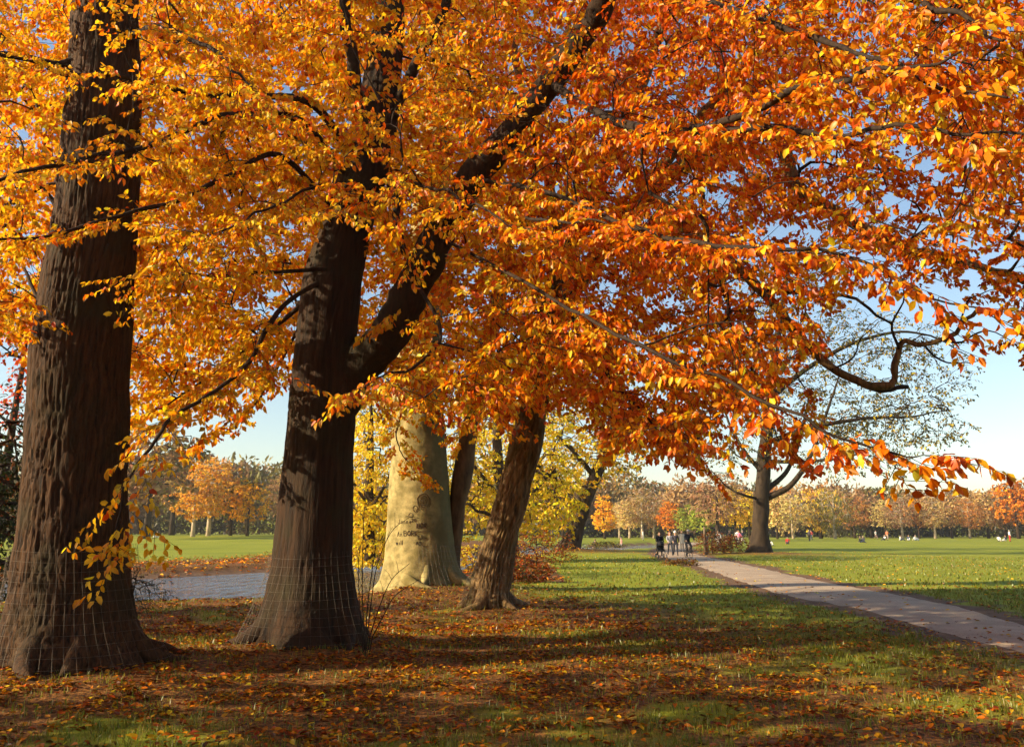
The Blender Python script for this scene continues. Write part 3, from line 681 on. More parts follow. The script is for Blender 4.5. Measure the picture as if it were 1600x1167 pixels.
# where leafy branch tips stand: a volume of air around the boughs
bx = [-900, 0, 60, 130, 200, 300, 380, 430, 470, 540, 600, 660, 720, 780, 850, 900, 960, 1040, 1100, 1150, 1200, 1250, 1290, 1330, 1400, 1500, 1600, 2300]
by = [480, 525, 545, 590, 645, 635, 610, 580, 540, 560, 600, 630, 625, 640, 610, 650, 675, 690, 700, 640, 590, 570, 520, 420, 405, 425, 455, 500]
N0 = 27000
tp = np.column_stack([rng.uniform(-420, 2050, N0), rng.uniform(-420, 760, N0)])
tY = (rng.uniform(5.5 ** 3, 22.5 ** 3, N0)) ** (1 / 3)
px_, py_ = tp[:, 0], tp[:, 1]
dn = np.where(py_ < np.interp(px_, bx, by) + rng.normal(0, 12, N0), 1.0, 0.0)
ymin = np.interp(px_, [-400, 200, 450, 700, 1000, 1300, 2000], [8.0, 8.0, 8.5, 8.5, 7.5, 6.2, 5.5])
ymax = np.interp(px_, [-400, 200, 450, 700, 1100, 1400, 2000], [18, 20, 21.5, 22.5, 20, 16, 15])
dn *= (tY > ymin) & (tY < ymax)
dn[(px_ > 40) & (px_ < 235) & (py_ > 220) & (tY < Y1 + 0.9)] = 0
dn[(px_ > 425) & (px_ < 590) & (py_ > 330) & (tY < Y2 + 0.9)] = 0
dn[(px_ > 540) & (px_ < 720) & (py_ > 350) & (py_ < 600) & (tY < 12.9)] *= 0.25
dn[(px_ > 1180) & (px_ < 1300) & (py_ > 430)] *= 0.6
dn[(px_ > 1290) & (py_ > 230)] *= 0.75
dn[(px_ > 1200) & (px_ < 1320) & (py_ > 200) & (py_ < 380) & (tY < 14.5)] *= 0.35
out_ = (px_ < -60) | (px_ > 1660) | (py_ < -60)
dn[out_] *= 0.45
dn[(px_ < -40)] *= 0.22
tw_ = P(px_, py_, tY)
cl = fbm(tw_ / 1.5 + 3.1, 2)
dn *= np.clip(0.35 + 1.1 * (cl + 0.28), 0.0, 1.0) * np.where(px_ < 560, 1.0, 0.86)
tw_ = tw_[rng.random(N0) < dn * 1.0]
GR.grow(tw_, maxlen=4.5)
GR.radii()
near_spr = make_sprays(GR.branches, gap=0.34, start=0.32) + make_sprays([b for b in GR.branches if b['spray_from'] is not None], gap=0.26)
near_leaf = realize([s_ for s_ in near_spr if s_[1][1] > 5.35], TPL, (0.060, 0.098), twig_far=13.5)
print('near: targets', len(tw_), 'branches', len(GR.branches), 'sprays', len(near_spr), 'leaves', sum(len(v['p']) for v in near_leaf.values()))

# single leaf meshes, curled differently, for the leaves that show largest
def single_leaf(k):
    r = np.random.default_rng(k); fold, curl, wid = r.uniform(.04, .16), r.uniform(0.02, 0.22), r.uniform(.50, .62)
    t = np.array([0, .18, .42, .68, .88, 1.0]); h = wid * np.array([0, .34, .5, .40, .18, 0])
    z = -curl * t ** 2; V = [(0, 0, 0), (1, 0, -curl)]
    mid = [2, 3, 4, 5]; V += [(t[a], 0, z[a]) for a in (1, 2, 3, 4)]
    V += [(t[a], h[a], z[a] + fold * h[a] * 2) for a in (1, 2, 3, 4)]; V += [(t[a], -h[a], z[a] + fold * h[a] * 2) for a in (1, 2, 3, 4)]
    T = [(0, 2, 6), (5, 1, 9), (0, 10, 2), (5, 13, 1)]; Q = []
    for a in range(3): Q.append((2 + a, 3 + a, 7 + a, 6 + a)); Q.append((10 + a, 11 + a, 3 + a, 2 + a))
    T = [tuple(x) for x in T]
    return mesh_np('leaf', np.array(V), [np.array(T), np.array(Q)], M['leaf_single'], True)
LEAFM = [single_leaf(k) for k in range(8)]
LITM = []
for k in range(8):
    q = LEAFM[k].copy(); q.materials.clear(); q.materials.append(M['litter_single']); q.name = 'fallen_leaf'; LITM.append(q)
NAMES = ['yellow', 'gold', 'orange', 'deep', 'rust', 'lime']
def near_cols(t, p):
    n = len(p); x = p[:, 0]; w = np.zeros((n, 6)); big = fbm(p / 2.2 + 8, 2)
    l_ = np.clip(1 - sstep(-3.5, 2.5, x) + 0.6 * big, 0, 1)           # leaf hue plus painted light: sunlit yellow to the left, shadowy red right
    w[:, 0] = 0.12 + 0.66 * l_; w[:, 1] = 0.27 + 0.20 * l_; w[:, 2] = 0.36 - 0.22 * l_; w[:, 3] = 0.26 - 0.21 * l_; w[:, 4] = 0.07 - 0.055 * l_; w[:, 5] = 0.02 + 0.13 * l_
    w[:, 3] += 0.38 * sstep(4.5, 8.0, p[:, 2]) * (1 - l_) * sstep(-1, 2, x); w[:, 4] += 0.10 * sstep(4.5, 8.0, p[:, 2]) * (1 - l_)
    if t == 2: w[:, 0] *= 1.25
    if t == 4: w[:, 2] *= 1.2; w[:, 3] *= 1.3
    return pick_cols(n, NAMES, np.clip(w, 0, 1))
for t, L in near_leaf.items():
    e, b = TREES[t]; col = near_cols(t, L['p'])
    u, v, dz_ = proj(L['p']); pix = L['s'] * F / np.maximum(dz_, .5)
    inf = (u > 5) & (u < 1595) & (v > 5) & (v < 1060) & (dz_ > 1)
    order = np.argsort(np.where(inf, -pix, 0))[:300]; order = order[(pix[order] >= 9) & inf[order]]
    rest = np.ones(len(u), bool); rest[order] = False
    nr = rest & (L['p'][:, 1] < 11); fr_ = rest & ~nr; mb = MB()
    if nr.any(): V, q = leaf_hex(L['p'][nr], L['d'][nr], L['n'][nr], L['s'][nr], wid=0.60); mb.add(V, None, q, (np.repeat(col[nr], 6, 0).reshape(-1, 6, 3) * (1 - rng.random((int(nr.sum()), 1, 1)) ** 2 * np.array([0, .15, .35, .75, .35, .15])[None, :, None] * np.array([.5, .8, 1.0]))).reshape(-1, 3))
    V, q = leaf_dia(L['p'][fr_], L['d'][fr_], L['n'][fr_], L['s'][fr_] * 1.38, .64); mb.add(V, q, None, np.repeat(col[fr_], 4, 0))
    tag(mb.build('crown', M['leaf'], e, b), kind='stuff')
    for a in order:
        d = nrm(L['d'][a]); s_ = nrm(np.cross(L['n'][a], d)); un = np.cross(d, s_); s = L['s'][a] * 1.02; p = L['p'][a] - b
        o = bpy.data.objects.new('leaf', LEAFM[a % 8]); C.objects.link(o); o.parent = e
        o.matrix_local = Matrix(((d[0] * s, s_[0] * s, un[0] * s, p[0]), (d[1] * s, s_[1] * s, un[1] * s, p[1]), (d[2] * s, s_[2] * s, un[2] * s, p[2]), (0, 0, 0, 1)))
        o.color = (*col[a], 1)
    mb = MB()
    for br in GR.branches:
        if br['tree'] == t and not br['manual']:
            r_ = br['r']; mb.tube(br['pts'], r_, 6 if r_[0] > 0.02 else (4 if r_[0] > 0.008 else 3), False)
    o = mb.build('branches', M['branch'], e, b, True); tag(o, kind='stuff')
    if L['tw'].n: tag(L['tw'].build('twigs', M['branch'], e, b), kind='stuff')
    for c, r, k in LIMB[t]: 
        mb = MB(); mb.tube(c, r, k); mb.build('limb', M['bark4'] if (t == 4 and r[0] > 0.1) else (M['bark3'] if t == 3 and r[0] > .1 else M['branch'] if r[0] < 0.2 else M['bark2']), e, b, True)

# ------------------------------------------------------------------ trees of the middle distance
ORD = ['first', 'second', 'third', 'fourth', 'fifth', 'sixth', 'seventh', 'eighth', 'ninth', 'tenth', 'eleventh', 'twelfth', 'thirteenth', 'fourteenth', 'fifteenth', 'sixteenth', 'seventeenth', 'eighteenth', 'nineteenth', 'twentieth']
def ell_points(ells, n, rg, shell=0.35):
    out = []
    tot = sum(e[2] for e in ells)
    for c, r, w in ells:
        m = int(round(n * w / tot)); v = nrm(rg.normal(size=(m, 3))); rad = rg.uniform(shell ** 3, 1, m) ** (1 / 3)
        out.append(np.asarray(c) + v * rad[:, None] * np.asarray(r))
    return np.vstack(out)
def mid_tree(name, label, base, trunk, limbs, ells, nt, scale, leaf, cols, wts, seed, keep=1.0, mat='farbark', droop=(0.1, 0.6), edroop=0.3, wid=0.62, group=None, trunk_mat=None, r0=0.012, twigs=True, maxlen=12, gap=0.42, jit=0.18, cat='tree', tmin=1.2, wrange=None):
    rg = np.random.default_rng(seed); base = np.array(base, float)
    e = empty(name, base); tag(e, label, cat, group); g = Grower.__new__(Grower)
    g.pos = np.zeros((60000, 3)); g.bid = np.zeros(60000, int); g.tan = np.zeros((60000, 3)); g.n = 0; g.branches = []
    tp_ = np.array([q[:3] for q in trunk]); tr = np.array([q[3] for q in trunk]); sp_ = catmull(np.column_stack([tp_, tr]), 50)
    c, r = sp_[:, :3], np.maximum(sp_[:, 3], 0.01)
    hh = c[:, 2] - base[2]; r = r * (1 + 0.45 * np.clip(1 - hh / (tr[0] * 2.5), 0, 1.3) ** 2)
    c = c + fbm(c / 2.0, 2)[:, None] * np.array([.12, .12, 0]) * tr[0]
    mb = MB(); mb.tube(c, r, 18)
    V = mb.V[0]; V += (noise3(V * np.array([5, 5, 1.2]) / max(tr[0], .1) * .5)[:, None]) * nrm(V - np.array([base[0], base[1], 0]) * (1, 1, 0) - np.stack([0 * V[:, 0], 0 * V[:, 0], V[:, 2]], -1)) * 0.08 * tr[0]
    mb.build('trunk', M[trunk_mat or mat], e, base, True)
    if (hh > tmin).any(): g.add_branch(c[hh > tmin], r[hh > tmin], 0, manual=True)
    for pts, ra, rb in limbs:
        cc = catmull(np.array(pts), max(8, 6 * len(pts))); cc = cc + fbm(cc / 1.3 + 4, 2)[:, None] * np.array([.1, .1, .1]) * np.linspace(0, 1, len(cc))[:, None] * scale
        rr = np.linspace(ra, rb, len(cc)); g.add_branch(cc, rr, 0, manual=True); mb = MB(); mb.tube(cc, rr, 7); mb.build('limb', M[mat], e, base, True)
    tg = ell_points(ells, nt, rg); tg = tg[tg[:, 2] > base[2] + min(0.3, tmin)]
    g.grow(tg, maxlen=maxlen, seg=0.5 * scale); g.radii(r0=r0, rmin=r0 * 0.6)
    mb = MB()
    for br in g.branches:
        if not br['manual']: mb.tube(br['pts'], br['r'], 4 if br['r'][0] > .04 else 3, False)
    if mb.n: tag(mb.build('branches', M[mat], e, base, True), kind='stuff')
    sprs = make_sprays(g.branches, gap=gap, start=0.25, scale=scale, droop=droop, rg=rg)
    L = realize(sprs, TPL_LITE, leaf, edroop, twigs=twigs, keep=keep, rg=rg)[0]
    if twigs and L['tw'].n: tag(L['tw'].build('twigs', M[mat], e, base), kind='stuff')
    V, t = leaf_dia(L['p'], L['d'], L['n'], L['s'], wid)
    cc = pick_cols(len(L['p']), cols, wts, jit, rg)
    tag(link('crown', mesh_np('crown', V, [t], M['leaf'], False, np.repeat(cc, 4, 0)), e, base), kind='stuff')
    return e
PAL.update(olive=(0.13, 0.12, 0.025), moss=(0.09, 0.11, 0.02), lemon=(0.92, 0.72, 0.03), mustard=(0.70, 0.48, 0.03), dark=(0.025, 0.04, 0.012), pine=(0.03, 0.055, 0.02), ochre=(0.42, 0.22, 0.03), tan=(0.40, 0.24, 0.10), grey=(0.12, 0.11, 0.05))
def U(Y): return Y / F
Y5, Y6 = B5[1], B6[1]
q = lambda a, b, y, r: (*P(a, b, y), r)
# the leaning yellow tree over the stream
mid_tree('yellow_maple_tree', 'leaning mossy tree with yellow-green leaves at the water, just left of the walkers', (B5[0], B5[1], 0.1),
         [q(886, 866, Y5, .85), q(895, 840, Y5, .7), q(912, 790, Y5, .62), q(928, 750, Y5, .56), q(948, 700, Y5, .5), q(960, 640, Y5, .35), q(965, 560, Y5, .15)],
         [([P(905, 800, Y5), P(870, 770, Y5 - 2), P(820, 765, Y5 - 3), P(780, 780, Y5 - 3)], .22, .08), ([P(930, 745, Y5), P(880, 690, Y5 - 2), P(820, 660, Y5 - 2)], .25, .1), ([P(940, 720, Y5), P(985, 700, Y5 - 2), P(1010, 715, Y5 - 3)], .18, .06)],
         [(P(850, 680, Y5), (7.5, 6, 6.0), 1.3), (P(830, 770, Y5 - 2), (4.6, 4, 3.2), .7), (P(965, 690, Y5), (3.2, 5, 3.0), .5), (P(900, 600, Y5), (8, 6, 6), .8)], 640, 2.0, (0.24, 0.42),
         ['lemon', 'yellow', 'mustard', 'olive', 'gold'], [.40, .18, .24, .10, .08], 41, mat='farbark', r0=.02, twigs=False, gap=.32)
# lemon-yellow tree on the far bank behind the pale trunk
b7 = ground_at(795, 52.0)
mid_tree('lemon_tree', 'lemon-yellow broadleaf tree showing behind the leaning ridged trunk', b7,
         [q(797, 872, 52, .5), q(793, 800, 52, .42), q(780, 740, 52, .34), q(776, 680, 52, .26), q(775, 560, 52, .12)],
         [([P(785, 780, 52), P(750, 740, 51), P(725, 690, 51)], .16, .06), ([P(790, 800, 52), P(830, 770, 51), P(862, 740, 51)], .16, .06), ([P(785, 810, 52), P(755, 800, 50), P(735, 790, 49)], .14, .05)],
         [(P(790, 690, 52), (4.0, 4, 4.6), 1.2), (P(725, 770, 50), (1.6, 3, 2.6), .4), (P(850, 770, 51), (2.3, 3, 2.4), .5)], 620, 1.4, (0.15, 0.28), ['lemon', 'yellow', 'mustard', 'olive'], [.55, .2, .20, .05], 42, r0=.015, twigs=False, gap=.30)
b8 = ground_at(575, 48.0)
mid_tree('willow_tree', 'bright yellow drooping tree between the fluted trunk and the pale trunk', b8,
         [q(577, 880, 48, .35), q(575, 800, 48, .3), q(578, 720, 48, .22), q(580, 620, 48, .08)],
         [([P(576, 800, 48), P(600, 760, 47), P(625, 700, 47)], .1, .04), ([P(576, 790, 48), P(550, 750, 47), P(530, 700, 47)], .1, .04)],
         [(P(580, 740, 48), (2.1, 2.6, 3.6), 1.0), (P(580, 825, 47), (1.9, 2.4, 1.7), .7), (P(600, 660, 49), (3, 3, 2.5), .5)], 620, 1.1, (0.12, 0.24), ['lemon', 'mustard', 'yellow'], [.6, .25, .15], 43, droop=(.5, 1.4), edroop=.8, r0=.011, twigs=False, gap=.30)
# the airy tree by the path
mid_tree('path_tree', 'dark-trunked spreading tree with thin olive leaves beside the path on the right', (B6[0], B6[1], 0.15),
         [q(1187, 868, Y6, .74), q(1188, 840, Y6, .62), q(1190, 790, Y6, .56), q(1194, 720, Y6, .50), q(1201, 650, Y6, .40), q(1208, 570, Y6, .30), q(1222, 480, Y6, .22), q(1235, 400, Y6, .08)],
         [([P(1198, 778, Y6), P(1235, 758, Y6 - 1), P(1265, 715, Y6 - 2), P(1290, 650, Y6 - 2), P(1310, 590, Y6 - 3)], .26, .06),
          ([P(1198, 765, Y6), P(1230, 735, Y6 + 1), P(1252, 680, Y6 + 1), P(1265, 610, Y6 + 2)], .22, .06),
          ([P(1200, 720, Y6), P(1250, 722, Y6 - 2), P(1310, 715, Y6 - 3), P(1370, 700, Y6 - 3)], .16, .04),
          ([P(1202, 690, Y6), P(1260, 670, Y6 - 2), P(1340, 655, Y6 - 2), P(1420, 650, Y6 - 2), P(1490, 640, Y6 - 2)], .22, .03),
          ([P(1205, 620, Y6), P(1270, 570, Y6), P(1350, 530, Y6), P(1440, 520, Y6), P(1520, 560, Y6)], .24, .03),
          ([P(1192, 740, Y6), P(1160, 700, Y6), P(1135, 650, Y6 + 1), P(1120, 600, Y6 + 1)], .18, .04),
          ([P(1187, 780, Y6), P(1160, 772, Y6 - 1), P(1135, 760, Y6 - 1), P(1110, 735, Y6 - 2)], .12, .03),
          ([P(1192, 720, Y6), P(1165, 720, Y6 + 2), P(1130, 690, Y6 + 2)], .12, .03)],
         [(P(1330, 585, Y6), (9.3, 6, 5.2), 1.2), (P(1400, 660, Y6 - 1), (5.6, 5, 2.4), .5), (P(1240, 520, Y6), (7, 6, 6), .6), (P(1140, 660, Y6), (4, 4, 4), .4), (P(1340, 715, Y6 - 2), (4.5, 4, 1.3), .18)], 900, 1.7, (0.17, 0.32),
         ['olive', 'grey', 'mustard', 'moss', 'ochre'], [.3, .28, .2, .12, .1], 44, keep=.85, r0=.013, wid=.5, maxlen=9)
# dark thicket at the left edge, an evergreen bush by the water and a red-leaved tree over it
bl = ground_at(-95, 17.5)
mid_tree('evergreen_shrub', 'tall dark evergreen thicket in the shade at the left edge', bl,
         [(*(bl + (0, 0, -.2)), .12), (*(bl + (.1, 0, 1.5)), .1), (*(bl + (.2, 0, 3.2)), .05)], [],
         [(bl + (0, 0.5, 1.5), (2.0, 1.6, 1.7), 1), (bl + (.1, .5, 3.0), (1.8, 1.4, 1.5), .8)], 560, .8, (.07, .13), ['dark', 'pine', 'brown', 'rust'], [.55, .3, .1, .05], 45, droop=(0, .4), wid=.45, cat='shrub', maxlen=5, twigs=False)
bl2 = ground_at(-215, 22)
mid_tree('evergreen_shrub', 'dark green shaded evergreen shrub standing behind the tall thicket at the left edge', bl2,
         [(*(bl2 + (0, 0, -.2)), .14), (*(bl2 + (.1, 0, 2)), .1), (*(bl2 + (.2, 0, 4.4)), .05)], [],
         [(bl2 + (1.4, 0.5, 2.2), (2.6, 1.8, 2.1), 1), (bl2 + (.4, .5, 3.6), (2.2, 1.5, 1.4), .6)], 320, 1.1, (.09, .17), ['dark', 'pine', 'olive'], [.55, .3, .15], 46, droop=(0, .4), wid=.45, cat='shrub', maxlen=6, twigs=False)
br_ = ground_at(-30, 30)
mid_tree('red_maple_tree', 'red-leaved tree glimpsed behind the furrowed trunk at the left edge', br_,
         [(*(br_ + (0, 0, -.2)), .2), (*(br_ + (.2, 0, 4)), .16), (*(br_ + (.4, 0, 8)), .08), (*(br_ + (.4, 0, 11)), .03)], [],
         [(br_ + (.3, 0, 9.0), (3.6, 3, 3.0), 1)], 170, 1.25, (.12, .2), ['red', 'deep', 'orange'], [.45, .35, .2], 47, maxlen=6)
by_ = ground_at(205, 19.5)
mid_tree('yew_bush', 'small dark bush with feathery twigs at the near bank beside the furrowed trunk', by_,
         [(*(by_ + (-.1, 0, -.1)), .03), (*(by_ + (0, 0, .4)), .02), (*(by_ + (.05, 0, .8)), .01)], [],
         [(by_ + (-.05, 0, .45), (.85, .5, .55), 1)], 110, .5, (.05, .09), ['dark', 'pine', 'brown'], [.6, .25, .15], 48, droop=(-.1, .3), wid=.22, cat='bush', maxlen=2, r0=.005, tmin=.1)
# brambles round the leaning trunk's back and by the path
for (px, Y, w_, h_, lab, cs, ws, sd) in (
    (838, 42, 2.0, 1.7, 'rusty bramble bush behind the leaning ridged trunk', ['rust', 'brown', 'mustard', 'olive'], [.35, .35, .2, .1], 61),
    (815, 30, 1.0, .75, 'low brown bramble tangle right of the leaning ridged trunk', ['brown', 'rust', 'olive'], [.5, .3, .2], 62),
    (1117, 64, 1.6, 1.55, 'dry brown shrub by the wooden post at the bend of the path', ['brown', 'rust', 'olive'], [.7, .12, .18], 63),
    (1142, 64, 1.3, 1.3, 'dry brown shrub nearest to the dark-trunked tree by the path', ['brown', 'rust', 'olive'], [.7, .12, .18], 64),
    (948, 80, 1.9, .75, 'olive grass tussock on the stream bank', ['olive', 'mustard', 'moss'], [.5, .3, .2], 65),
    (1062, 45, .9, .26, 'low brown weed clump on the grass in front of the walkers', ['brown', 'ochre', 'olive'], [.45, .2, .35], 66),
    (745, 40, 1.2, 1.1, 'yellow-leaved sapling bush between the slim pale stem and the leaning trunk', ['lemon', 'mustard', 'rust'], [.5, .3, .2], 67)):
    bb = ground_at(px, Y)
    mid_tree('bush' if 'tussock' not in lab else 'grass_tussock', lab, bb, [(*(bb + (0, 0, -.1)), .03), (*(bb + (.02, 0, h_ * .4)), .02), (*(bb + (0, 0, h_ * .7)), .008)], [],
             [(bb + (0, 0, h_ * .45), (w_, w_ * .6, h_ * .55), 1)], 170, .55 if w_ > 1 else .4, (.07, .14), cs, ws, sd, droop=(-.8, .2), wid=.5 if 'tussock' not in lab else .15, cat='bush' if 'tussock' not in lab else 'grass', maxlen=3, r0=.006, tmin=.05)

# unseen grove: left trees shade the ground, rear ones added to block sky light
for k, (x_, y_, z0_, z1_, rr_, nt_, words_) in enumerate(((-14.5, 2.6, 3.4, 8.8, 4.2, 300, 'orange tree of the grove left of the furrowed trunk, outside the picture'),
        (-18.5, 13.8, 2.6, 7.6, 3.4, 180, 'golden tree of the grove beyond the left edge, outside the picture'),
        (-17.5, -1.5, 3.4, 9.0, 4.0, 220, 'orange tree of the grove standing left of the camera'),
        (-27.0, 22.0, 3.0, 11, 5.0, 200, 'orange tree of the grove on the near bank beyond the left edge'),
        (1.5, -8.0, 1.6, 12, 5.5, 280, 'unseen orange tree added right behind the camera to block sky light'),
        (-7.5, -11.0, 1.6, 12, 5.0, 240, 'unseen orange tree added behind the camera to the left to block sky light'),
        (10.0, -7.0, 1.6, 12, 5.5, 260, 'unseen orange tree added behind the camera to the right to block sky light'),
        (17.0, -2.5, 1.6, 12, 4.5, 220, 'unseen orange tree added beyond the path to the right of the camera to block sky light'),
        (5.0, -15.0, 1.6, 14, 5.5, 240, 'unseen second row orange tree added straight behind the camera to block sky light'),
        (-2.5, -16.0, 1.6, 14, 5.5, 240, 'unseen second row orange tree added behind and left of the camera to block sky light'),
        (16.0, -12.0, 1.6, 14, 5.5, 240, 'unseen second row orange tree added behind and right of the camera to block sky light'))):
    b_ = np.array([x_, y_, float(H(np.array([x_]), np.array([y_]))[0])])
    mid_tree('unseen_grove_tree', words_, b_, [(*(b_ + (0, 0, -.3)), .5), (*(b_ + (.05, 0, 2)), .42), (*(b_ + (.1, .1, 6)), .32), (*(b_ + (0, 0, z1_ - 1)), .08)], [],
             [(b_ + (0, 0, (z0_ + z1_) / 2), (rr_, rr_, (z1_ - z0_) / 2), 1)], nt_, 1.6, (.28, .46), ['gold', 'orange', 'deep'], [.4, .4, .2], 500 + k, keep=.62, mat='bark2', twigs=False, maxlen=7, group='grove trees around the camera')

# thin bare shoots at the foot of the forked tree
es = empty('bare_sapling', tuple(G(572, 1000))); tag(es, 'thin bare shoots rising at the right foot of the forked dark trunk', 'sapling')
bs = np.array(es.location)
for k, pts in enumerate(([(570, 1000), (566, 930), (567, 850), (570, 790), (574, 765)], [(573, 1002), (580, 940), (590, 880), (612, 830), (640, 808)], [(575, 1003), (592, 950), (612, 905), (640, 880)], [(568, 1000), (562, 950), (560, 880), (563, 850)],
                         [(577, 1004), (600, 960), (618, 930), (655, 905)], [(571, 1001), (575, 940), (583, 880), (586, 850), (577, 815)])):
    c = catmull(np.array([P(a, b, 12.4 - .1 * k) for a, b in pts]), 16); c[0, 2] = float(H(c[:1, 0], c[:1, 1])[0]) - .03
    mb = MB(); mb.tube(c, np.linspace(.009, .003, 16), 5)
    for j in (7, 10, 12):
        d = rng.normal(0, 1, 3); d[2] = abs(d[2]); d = nrm(d) * .22; mb.tube(np.array([c[j], c[j] + d * .5 + (0, 0, .02), c[j] + d]), [.004, .003, .002], 3)
    mb.build('shoot', M['branch'], es, bs, True)

# ------------------------------------------------------------------ far trees
def far_proto(seed, kind):
    rg = np.random.default_rng(seed); h = 10.0
    th0 = {'round': .22, 'airy': .3, 'willow': .25, 'cone': .18}[kind]
    mb = MB(); lean = rg.normal(0, .25); mb.tube(np.array([(0, 0, -.4), (lean * .2, 0, h * .2), (lean * .6, .1, h * .5), (lean, 0, h * .85)]), [.34, .24, .15, .04], 8)
    g = Grower.__new__(Grower); g.pos = np.zeros((20000, 3)); g.bid = np.zeros(20000, int); g.tan = np.zeros((20000, 3)); g.n = 0; g.branches = []
    c = catmull(np.array([(0, 0, h * th0), (lean * .6, .1, h * .5), (lean, 0, h * .85)]), 14); g.add_branch(c, np.linspace(.2, .05, 14), 0, manual=True)
    if kind == 'cone': ells = [((0, 0, h * .42), (2.4, 2.4, 2.2), 1.0), ((0, 0, h * .7), (1.5, 1.5, 2.6), .7)]
    elif kind == 'willow': ells = [((0, 0, h * .62), (4.6, 4.6, 3.6), 1), ((-2, 0, h * .45), (2.6, 2.6, 3), .4), ((2, 0, h * .42), (2.6, 2.6, 3), .4)]
    else: ells = [((lean, 0, h * .62), (3.6, 3.6, 3.5), 1), ((1.6 * rg.choice([-1, 1]), 0, h * .5), (2.4, 2.4, 2.2), .4), ((0, 0, h * .78), (2.2, 2.2, 2.1), .35)]
    tg = ell_points(ells, 170 if kind != 'airy' else 190, rg, .45); g.grow(tg, 8, seg=.9); g.radii(r0=.022, rmin=.015)
    for br in g.branches[1:]: mb.tube(br['pts'], br['r'], 3, False)
    sprs = make_sprays(g.branches, gap=.5, start=.2, scale=1.5, droop=(.1, .5) if kind != 'willow' else (.9, 2), rg=rg)
    L = realize(sprs, TPL_LITE, (.34, .6) if kind != 'airy' else (.35, .75), .3 if kind != 'willow' else 1.2, twigs=False, keep=.75, rg=rg)[0]
    V, t = leaf_dia(L['p'], L['d'], L['n'], L['s'], .62 if kind in ('round', 'cone') else .26 if kind == 'willow' else .24)
    n = len(L['p']); v = np.clip(1 + rg.normal(0, .22, (n, 1)), .45, 1.6) * np.ones((1, 3)); v[:, 1] *= 1 + rg.normal(0, .12, n); pat = fbm(L['p'] / 2.0 + seed, 2); v[:, 1] *= 1 + .25 * pat; v[:, 0] *= 1 + .1 * pat
    print(kind, n)
    return mb.mesh('trunk', M['farbark'], True), mb.mesh('trunk', M['palebark'], True), mesh_np('crown', V, [t], M['leaf_far'], False, np.repeat(v, 4, 0))
PROTO = {k: [far_proto(300 + 10 * j + i_, k) for i_ in range(nv)] for j, (k, nv) in enumerate((('round', 4), ('airy', 4), ('willow', 2), ('cone', 2)))}
FC = dict(orange=(.62, .24, .03), golden=(.60, .33, .05), amber=(.80, .42, .03), yellow=(.75, .52, .05), rust=(.42, .20, .06), pink=(.38, .23, .12), brown=(.29, .18, .09), tan=(.46, .31, .13), olive=(.18, .16, .05), green=(.30, .33, .06), pale=(.62, .48, .20), dark=(.06, .06, .025))
far_spec = [  # pixel column, distance, height, kind, colour, pale bark, words
    (301, 122, 9.5, 'round', 'golden', 1), (325, 128, 11.8, 'round', 'golden', 1), (360, 132, 9.0, 'round', 'olive', 0), (386, 128, 8.3, 'round', 'amber', 0), (440, 160, 11, 'airy', 'pink', 0),
    (228, 110, 15, 'round', 'brown', 0), (268, 150, 17, 'round', 'olive', 0),
    (945, 185, 9.8, 'cone', 'amber', 0), (968, 205, 8.5, 'airy', 'tan', 1), (984, 200, 9.0, 'airy', 'pale', 1), (1004, 190, 11.5, 'airy', 'tan', 1), (1022, 200, 10, 'airy', 'pink', 1), (1047, 185, 8.2, 'round', 'orange', 0), (1075, 170, 6.8, 'round', 'green', 0), (1098, 150, 6.2, 'round', 'green', 0),
    (1122, 140, 11.5, 'airy', 'pink', 0), (1150, 160, 10, 'round', 'yellow', 0), (1172, 165, 9, 'round', 'yellow', 0), (1215, 185, 9.5, 'round', 'pale', 0),
    (1240, 190, 10.5, 'willow', 'pale', 1), (1283, 195, 12.6, 'willow', 'yellow', 0), (1305, 190, 10.8, 'willow', 'olive', 1), (1336, 210, 10.5, 'airy', 'rust', 0), (1362, 215, 11.5, 'round', 'brown', 0), (1385, 205, 9, 'airy', 'pale', 0), (1411, 195, 9.4, 'airy', 'pink', 1), (1437, 200, 9.2, 'round', 'rust', 0), (1462, 195, 9.8, 'airy', 'tan', 1), (1488, 205, 10.5, 'round', 'tan', 0), (1516, 195, 9.2, 'airy', 'rust', 1), (1545, 205, 11, 'round', 'tan', 0), (1572, 200, 9, 'airy', 'brown', 0), (1592, 190, 13.2, 'round', 'orange', 0), (1635, 190, 14.5, 'airy', 'rust', 0), (1690, 200, 14, 'round', 'orange', 0), (1760, 200, 13, 'round', 'rust', 0),
    (150, 140, 13, 'round', 'olive', 0), (60, 130, 13, 'round', 'brown', 0), (-40, 130, 14, 'round', 'dark', 0), (740, 190, 12, 'airy', 'pink', 0), (880, 210, 14, 'airy', 'brown', 0)]
words = dict(orange='orange', golden='golden-brown', amber='bright amber', yellow='yellow', rust='rust-red', pink='bare pinkish-brown', brown='brown', tan='tan', olive='olive', green='yellow-green', pale='pale straw-yellow', dark='dark green')
shape = dict(round='round-crowned tree', airy='thin-crowned tree', willow='weeping tree', cone='narrow pointed tree')
cnt = {}
